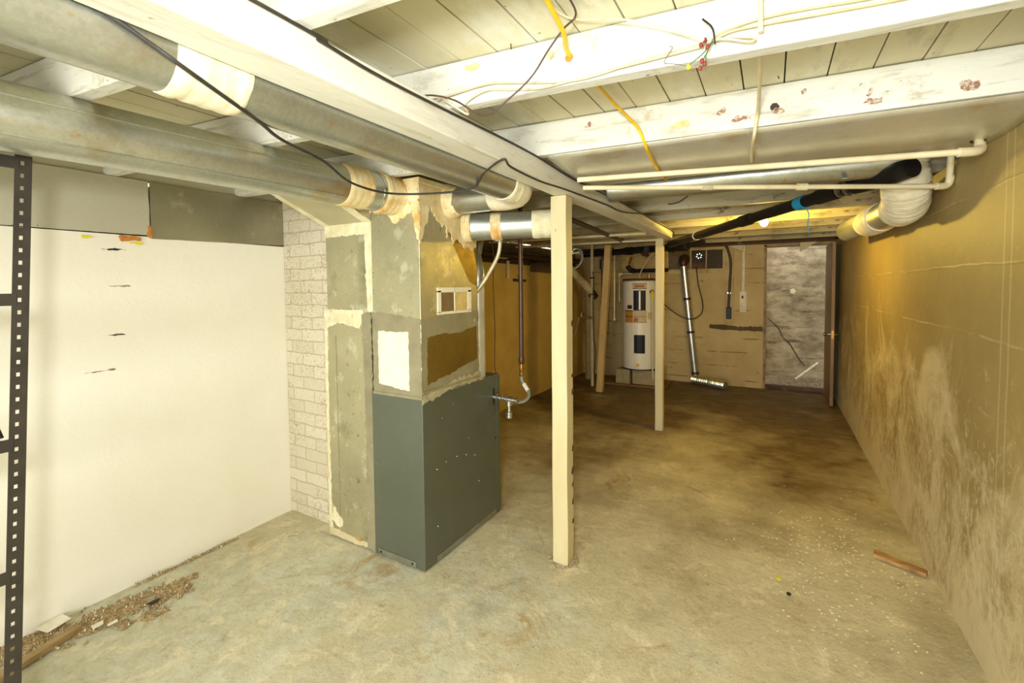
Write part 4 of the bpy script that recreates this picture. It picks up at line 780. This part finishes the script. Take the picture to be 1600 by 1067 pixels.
# ------------------------------------------------------------------ steel shelf at the left edge
sh = thing('shelf_unit', 'black slotted steel shelf unit cut off by the left edge of the photo', 'shelf', (-1.95, .40, 0))
m_sh = m_blackmetal
pt, pb = Vector((-1.95, .478, 1.905)), Vector((-1.95, .377, 0))
def pp(z): return pb.lerp(pt, z/1.905)
def upright(off):
    w, th = .034, .003; mb = B(); n = 50
    # front flange (faces +x) with real slots
    zs = []; z = 0
    vs = []; fs = []
    slot, pitch_ = .012, .037
    def quad(a, b, z0, z1, y0, y1):
        i = len(vs); vs.extend([pp(z0)+off+Vector((0, y0, 0)), pp(z0)+off+Vector((0, y1, 0)), pp(z1)+off+Vector((0, y1, 0)), pp(z1)+off+Vector((0, y0, 0))]); fs.append((i, i+1, i+2, i+3))
    z = 0
    while z < 1.9:
        z1 = min(z+pitch_, 1.905); zz = z+(pitch_-slot)
        quad(0, 0, z, min(zz, z1), 0, w)
        if zz < z1: quad(0, 0, zz, z1, 0, w*.36); quad(0, 0, zz, z1, w*.60, w)
        z = z1
    o1 = B().add(vs, fs).build('upright_post', m_sh, sh); md = o1.modifiers.new('t', 'SOLIDIFY'); md.thickness = th; md.offset = 1
    a = pb+off+Vector((-.0, .034, 0)); b_ = pt+off+Vector((-.0, .034, 0))
    B().hexa([a+Vector((-.030, 0, 0)), a+Vector((.003, 0, 0)), a+Vector((.003, .003, 0)), a+Vector((-.03, .003, 0)), b_+Vector((-.03, 0, 0)), b_+Vector((.003, 0, 0)), b_+Vector((.003, .003, 0)), b_+Vector((-.03, .003, 0))]).build('upright_flange', m_sh, sh)
upright(Vector((0, -.02, 0))); 
for zz, lbl in ((1.88, 'top'), (1.475, ''), (1.045, ''), (.655, ''), (.12, '')):
    c = pp(zz)
    B().box(-1.953, -1.946, -.5, c.y-.01, zz-.018, zz+.018).build('shelf_beam', m_sh, sh, .001)
    B().box(-2.40, -1.955, -.5, c.y-.03, zz+.004, zz+.014).build('shelf_board', mat('shelf_board', s(150, 140, 112), s(128, 116, 88), 8, .7), sh)
B().tube([(-1.97, .30, 1.20), (-1.96, .37, 1.17), (-1.955, .40, 1.07)], .006, 8, 5).build('tie_wire', m_black, sh, 0, True)
# ------------------------------------------------------------------ debris
def dirt_mask(x, y):
    # two swept ridges running away from the shelf foot
    best = -1
    for (ax, ay, bx, by, w) in ((-2.74, .50, -2.62, .86, .085), (-2.66, .70, -2.55, 1.12, .05), (-2.72, .80, -2.62, 1.17, .035), (-2.50, .86, -2.47, .98, .03), (-2.79, 1.0, -2.78, 1.5, .012)):
        A_, B_ = Vector((ax, ay)), Vector((bx, by)); P = Vector((x, y)); d = B_-A_; q = max(0, min(1, (P-A_).dot(d)/d.length_squared))
        best = max(best, 1-(P-(A_+d*q)).length/w)
    return best*.7+.75*mnoise.noise(Vector((x*22, y*22, 0)))+.35*mnoise.noise(Vector((x*70, y*70, 2)))
def dirtbed():
    mb = B(); x0, y0, st, nx, ny = XL+.002, .42, .005, 90, 230; H = {}
    for j in range(ny+1):
        for i in range(nx+1):
            x = x0+st*i; y = y0+st*j; m = dirt_mask(x, y)
            H[i, j] = (m, (x, y, -.004+min(.010, max(0, m)*.014)+(.0035*mnoise.noise(Vector((x*160, y*160, 0))) if m > .05 else 0)))
    idx = {}
    def vi(k):
        if k not in idx: idx[k] = len(mb.v); mb.v.append(Vector(H[k][1]))
        return idx[k]
    for j in range(ny):
        for i in range(nx):
            ks = ((i, j), (i+1, j), (i+1, j+1), (i, j+1))
            if sum(H[k][0] > .04 for k in ks) >= 3: mb.f.append([vi(k) for k in ks])
    return mb
tag(dirtbed().build('dirt_patch', m_dirt), 'low ragged ridges of swept brown dirt on the floor along the cream wall', 'dirt', None, 'stuff')
def pile(m0, n, r0, r1, seed):
    mb = B(); rnd = random.Random(seed)
    while n:
        x = rnd.uniform(XL+.01, -2.4); y = rnd.uniform(.45, 1.5)
        if dirt_mask(x, y) < m0 + rnd.random()*.4: continue
        n -= 1; r = rnd.uniform(r0, r1)
        vs = [Vector((x+r*rnd.uniform(.6, 1.4)*math.cos(a), y+r*rnd.uniform(.6, 1.4)*math.sin(a), .0)) for a in (0, 1.2, 2.5, 3.7, 5)]
        vs.append(Vector((x, y, max(0, dirt_mask(x, y))*.018+r*rnd.uniform(.6, 1.4))))
        mb.add(vs, [(i, (i+1) % 5, 5) for i in range(5)]+[(4, 3, 2, 1, 0)])
    return mb
tag(pile(-.25, 700, .0015, .006, 4).build('dirt_crumbs', m_dirt), 'loose brown crumbs scattered over and round the dirt by the cream wall', 'dirt', None, 'stuff')
tag(pile(-.1, 130, .002, .005, 6).build('plaster_crumbs', m_chip), 'small white plaster crumbs lying in the dirt by the cream wall', 'plaster crumbs', None, 'stuff')
tag(B().hexa([(-2.60, .47, 0), (-2.545, .475, 0), (-2.625, .745, .0), (-2.65, .73, .0), (-2.60, .47, .02), (-2.545, .475, .02), (-2.625, .745, .028), (-2.65, .73, .028)]).build('wood_scrap', mat('scrap_wood', s(176, 150, 104), s(140, 112, 70), 12, .75, 0, .4, 60, [], (1, .2, 1)), None, .002), 'broken brown wood scrap in the dirt beside the shelf upright', 'wood')
tag(B().slab([(-2.80, .64, .012), (-2.72, .66, .012), (-2.73, .74, .02), (-2.80, .73, .022)], (0, 0, 1), .002).build('paper_scrap', m_chip), 'white paper scrap against the foot of the cream wall', 'paper')
tag(B().slab([(-2.56, .955, .01), (-2.525, .965, .012), (-2.53, 1.0, .016), (-2.555, 1.005, .012)], (0, 0, 1), .002).build('black_shard', m_black), 'small shiny black shard in the dirt by the cream wall', 'shard')
tag(B().slab([(-2.61, .77, .008), (-2.575, .765, .01), (-2.57, .80, .014), (-2.60, .81, .012)], (0, 0, 1), .003).build('tile_chip', m_chip), 'pale broken tile chip at the near edge of the dirt', 'chip', 'tile chips in the dirt')
tag(B().slab([(-2.56, .81, .008), (-2.54, .805, .01), (-2.535, .84, .012), (-2.555, .845, .011)], (0, 0, 1), .003).build('tile_chip', m_chip), 'second smaller tile chip, nearer the black shard', 'chip', 'tile chips in the dirt')
# plank piece by the right wall
tag(B().hexa([(.50, 3.08, 0), (.70, 2.985, 0), (.715, 3.03, 0), (.515, 3.135, 0), (.50, 3.08, .022), (.70, 2.985, .02), (.715, 3.03, .022), (.515, 3.135, .024)]).build('plank_piece', m_stick, None, .003), 'short orange-brown plank piece lying against the foot of the right wall', 'wood')
def chips(n, cx, cy, sx, sy, mx, r0, r1, seed):
    mb = B(); rnd = random.Random(seed)
    for k in range(n):
        x = rnd.gauss(cx, sx); y = rnd.gauss(cy, sy)
        if x > XR-.02 or x < XL+.02 or not(.6 < y < 7.2): continue
        r = rnd.uniform(r0, r1); a0_ = rnd.random()*6
        P = [Vector((x+r*rnd.uniform(.5, 1.3)*math.cos(a0_+a), y+r*rnd.uniform(.4, 1)*math.sin(a0_+a), .003+rnd.uniform(0, .002))) for a in (0, 1.5, 3, 4.6)]
        mb.slab(P, (0, 0, 1), .0012)
    return mb
tag(chips(330, .30, 2.85, .2, .42, 0, .002, .007, 5).build('paint_chips', m_chip), 'white paint chips scattered on the floor near the plank piece', 'paint chips', None, 'stuff')
tag(chips(160, -.6, 2.6, 1.0, 1.5, 0, .0015, .004, 9).build('floor_grit', m_recess), 'dark grit specks scattered over the whole floor', 'grit', None, 'stuff')
tag(B().lathe((.05, 2.62, .001), [(.012, 0), (.012, .004)], (0, 0, 1), 12).build('bottle_cap', m_ytape), 'small yellow cap on the floor among the paint chips', 'cap')
tag(B().lathe((.09, 2.51, .001), [(.010, 0), (.010, .006)], (0, 0, 1), 12).build('bottle_cap', m_black), 'small black cap on the floor near the yellow cap', 'cap')
# nail tips through the ceiling boards
mb = B(); rnd = random.Random(11)
for k in range(70):
    x = rnd.uniform(-2.6, .7); y = rnd.uniform(.3, 5)
    mb.tube([(x, y, 2.1985), (x+rnd.uniform(-.006, .006), y+rnd.uniform(-.006, .006), 2.202-rnd.uniform(.006, .022))], .0016, 5)
tag(mb.build('nail_tips', m_brownpipe), 'rusty nail tips poking through the ceiling boards', 'nails', None, 'stuff')
cable('bent_wire', 'short bent brown wire hanging from a joist beyond the cross duct', [(-.68, 3.57, 2.105), (-.66, 3.56, 2.10), (-.60, 3.56, 2.11), (-.54, 3.57, 2.15)], .004, m_browncable)

cable('tan_wire', 'thin tan wire sagging between the left joists above the lower round duct', [(-1.75, .83, 2.19), (-1.62, .86, 2.11), (-1.50, .90, 2.085), (-1.38, .93, 2.10), (-1.28, .95, 2.19)], .002, m_cream_cable)
# crumbled mortar at the foot of the nearest post
def collar():
    mb = B(); rnd = random.Random(21)
    for k in range(60):
        a = rnd.random()*6.283; r = .06+abs(rnd.gauss(0, .012)); x = -.972+r*math.cos(a); y = 2.242+r*math.sin(a); q = rnd.uniform(.004, .012)
        mb.lathe((x, y, -.002), [(q, 0), (q*.8, q*.5), (q*.3, q*.8)], (0, 0, 1), 6)
    return mb
tag(collar().build('mortar_crumbs', m_conc), 'pale crumbled mortar round the foot of the nearest post', 'mortar', None, 'stuff')
tag(B().tube([(-.05, 8.318, .95), (.10, 8.318, .80), (.16, 8.318, .66), (.26, 8.318, .55), (.38, 8.318, .33), (.46, 8.318, .22)], [.004, .008, .005, .009, .006, .004], 6, 3).build('wall_crack', m_dark), 'dark diagonal crack in the retaining wall seen through the doorway', 'crack')
tag(B().lathe((.29, 8.315, 1.38), [(.045, 0), (.03, .004)], (0, -1, .0), 5).build('white_flake', m_chip), 'small bright white flake stuck to the retaining wall beyond the doorway', 'flake')

pj = bpy.data.objects['support_post']
for z, w in ((1.30, .02), (.93, .02), (.62, .016), (.50, .02), (.42, .012), (.33, .018), (.22, .014), (1.02, .01)):
    B().ragged([(-.9275, 2.262, z-w), (-.9275, 2.282, z-w), (-.9275, 2.283, z+w), (-.9275, 2.268, z+w*.6)], (1, 0, 0), .0012, .004, .004).build('paint_chip', m_brownwood, pj)['label'] = 'dark chipped spot along the rear edge'
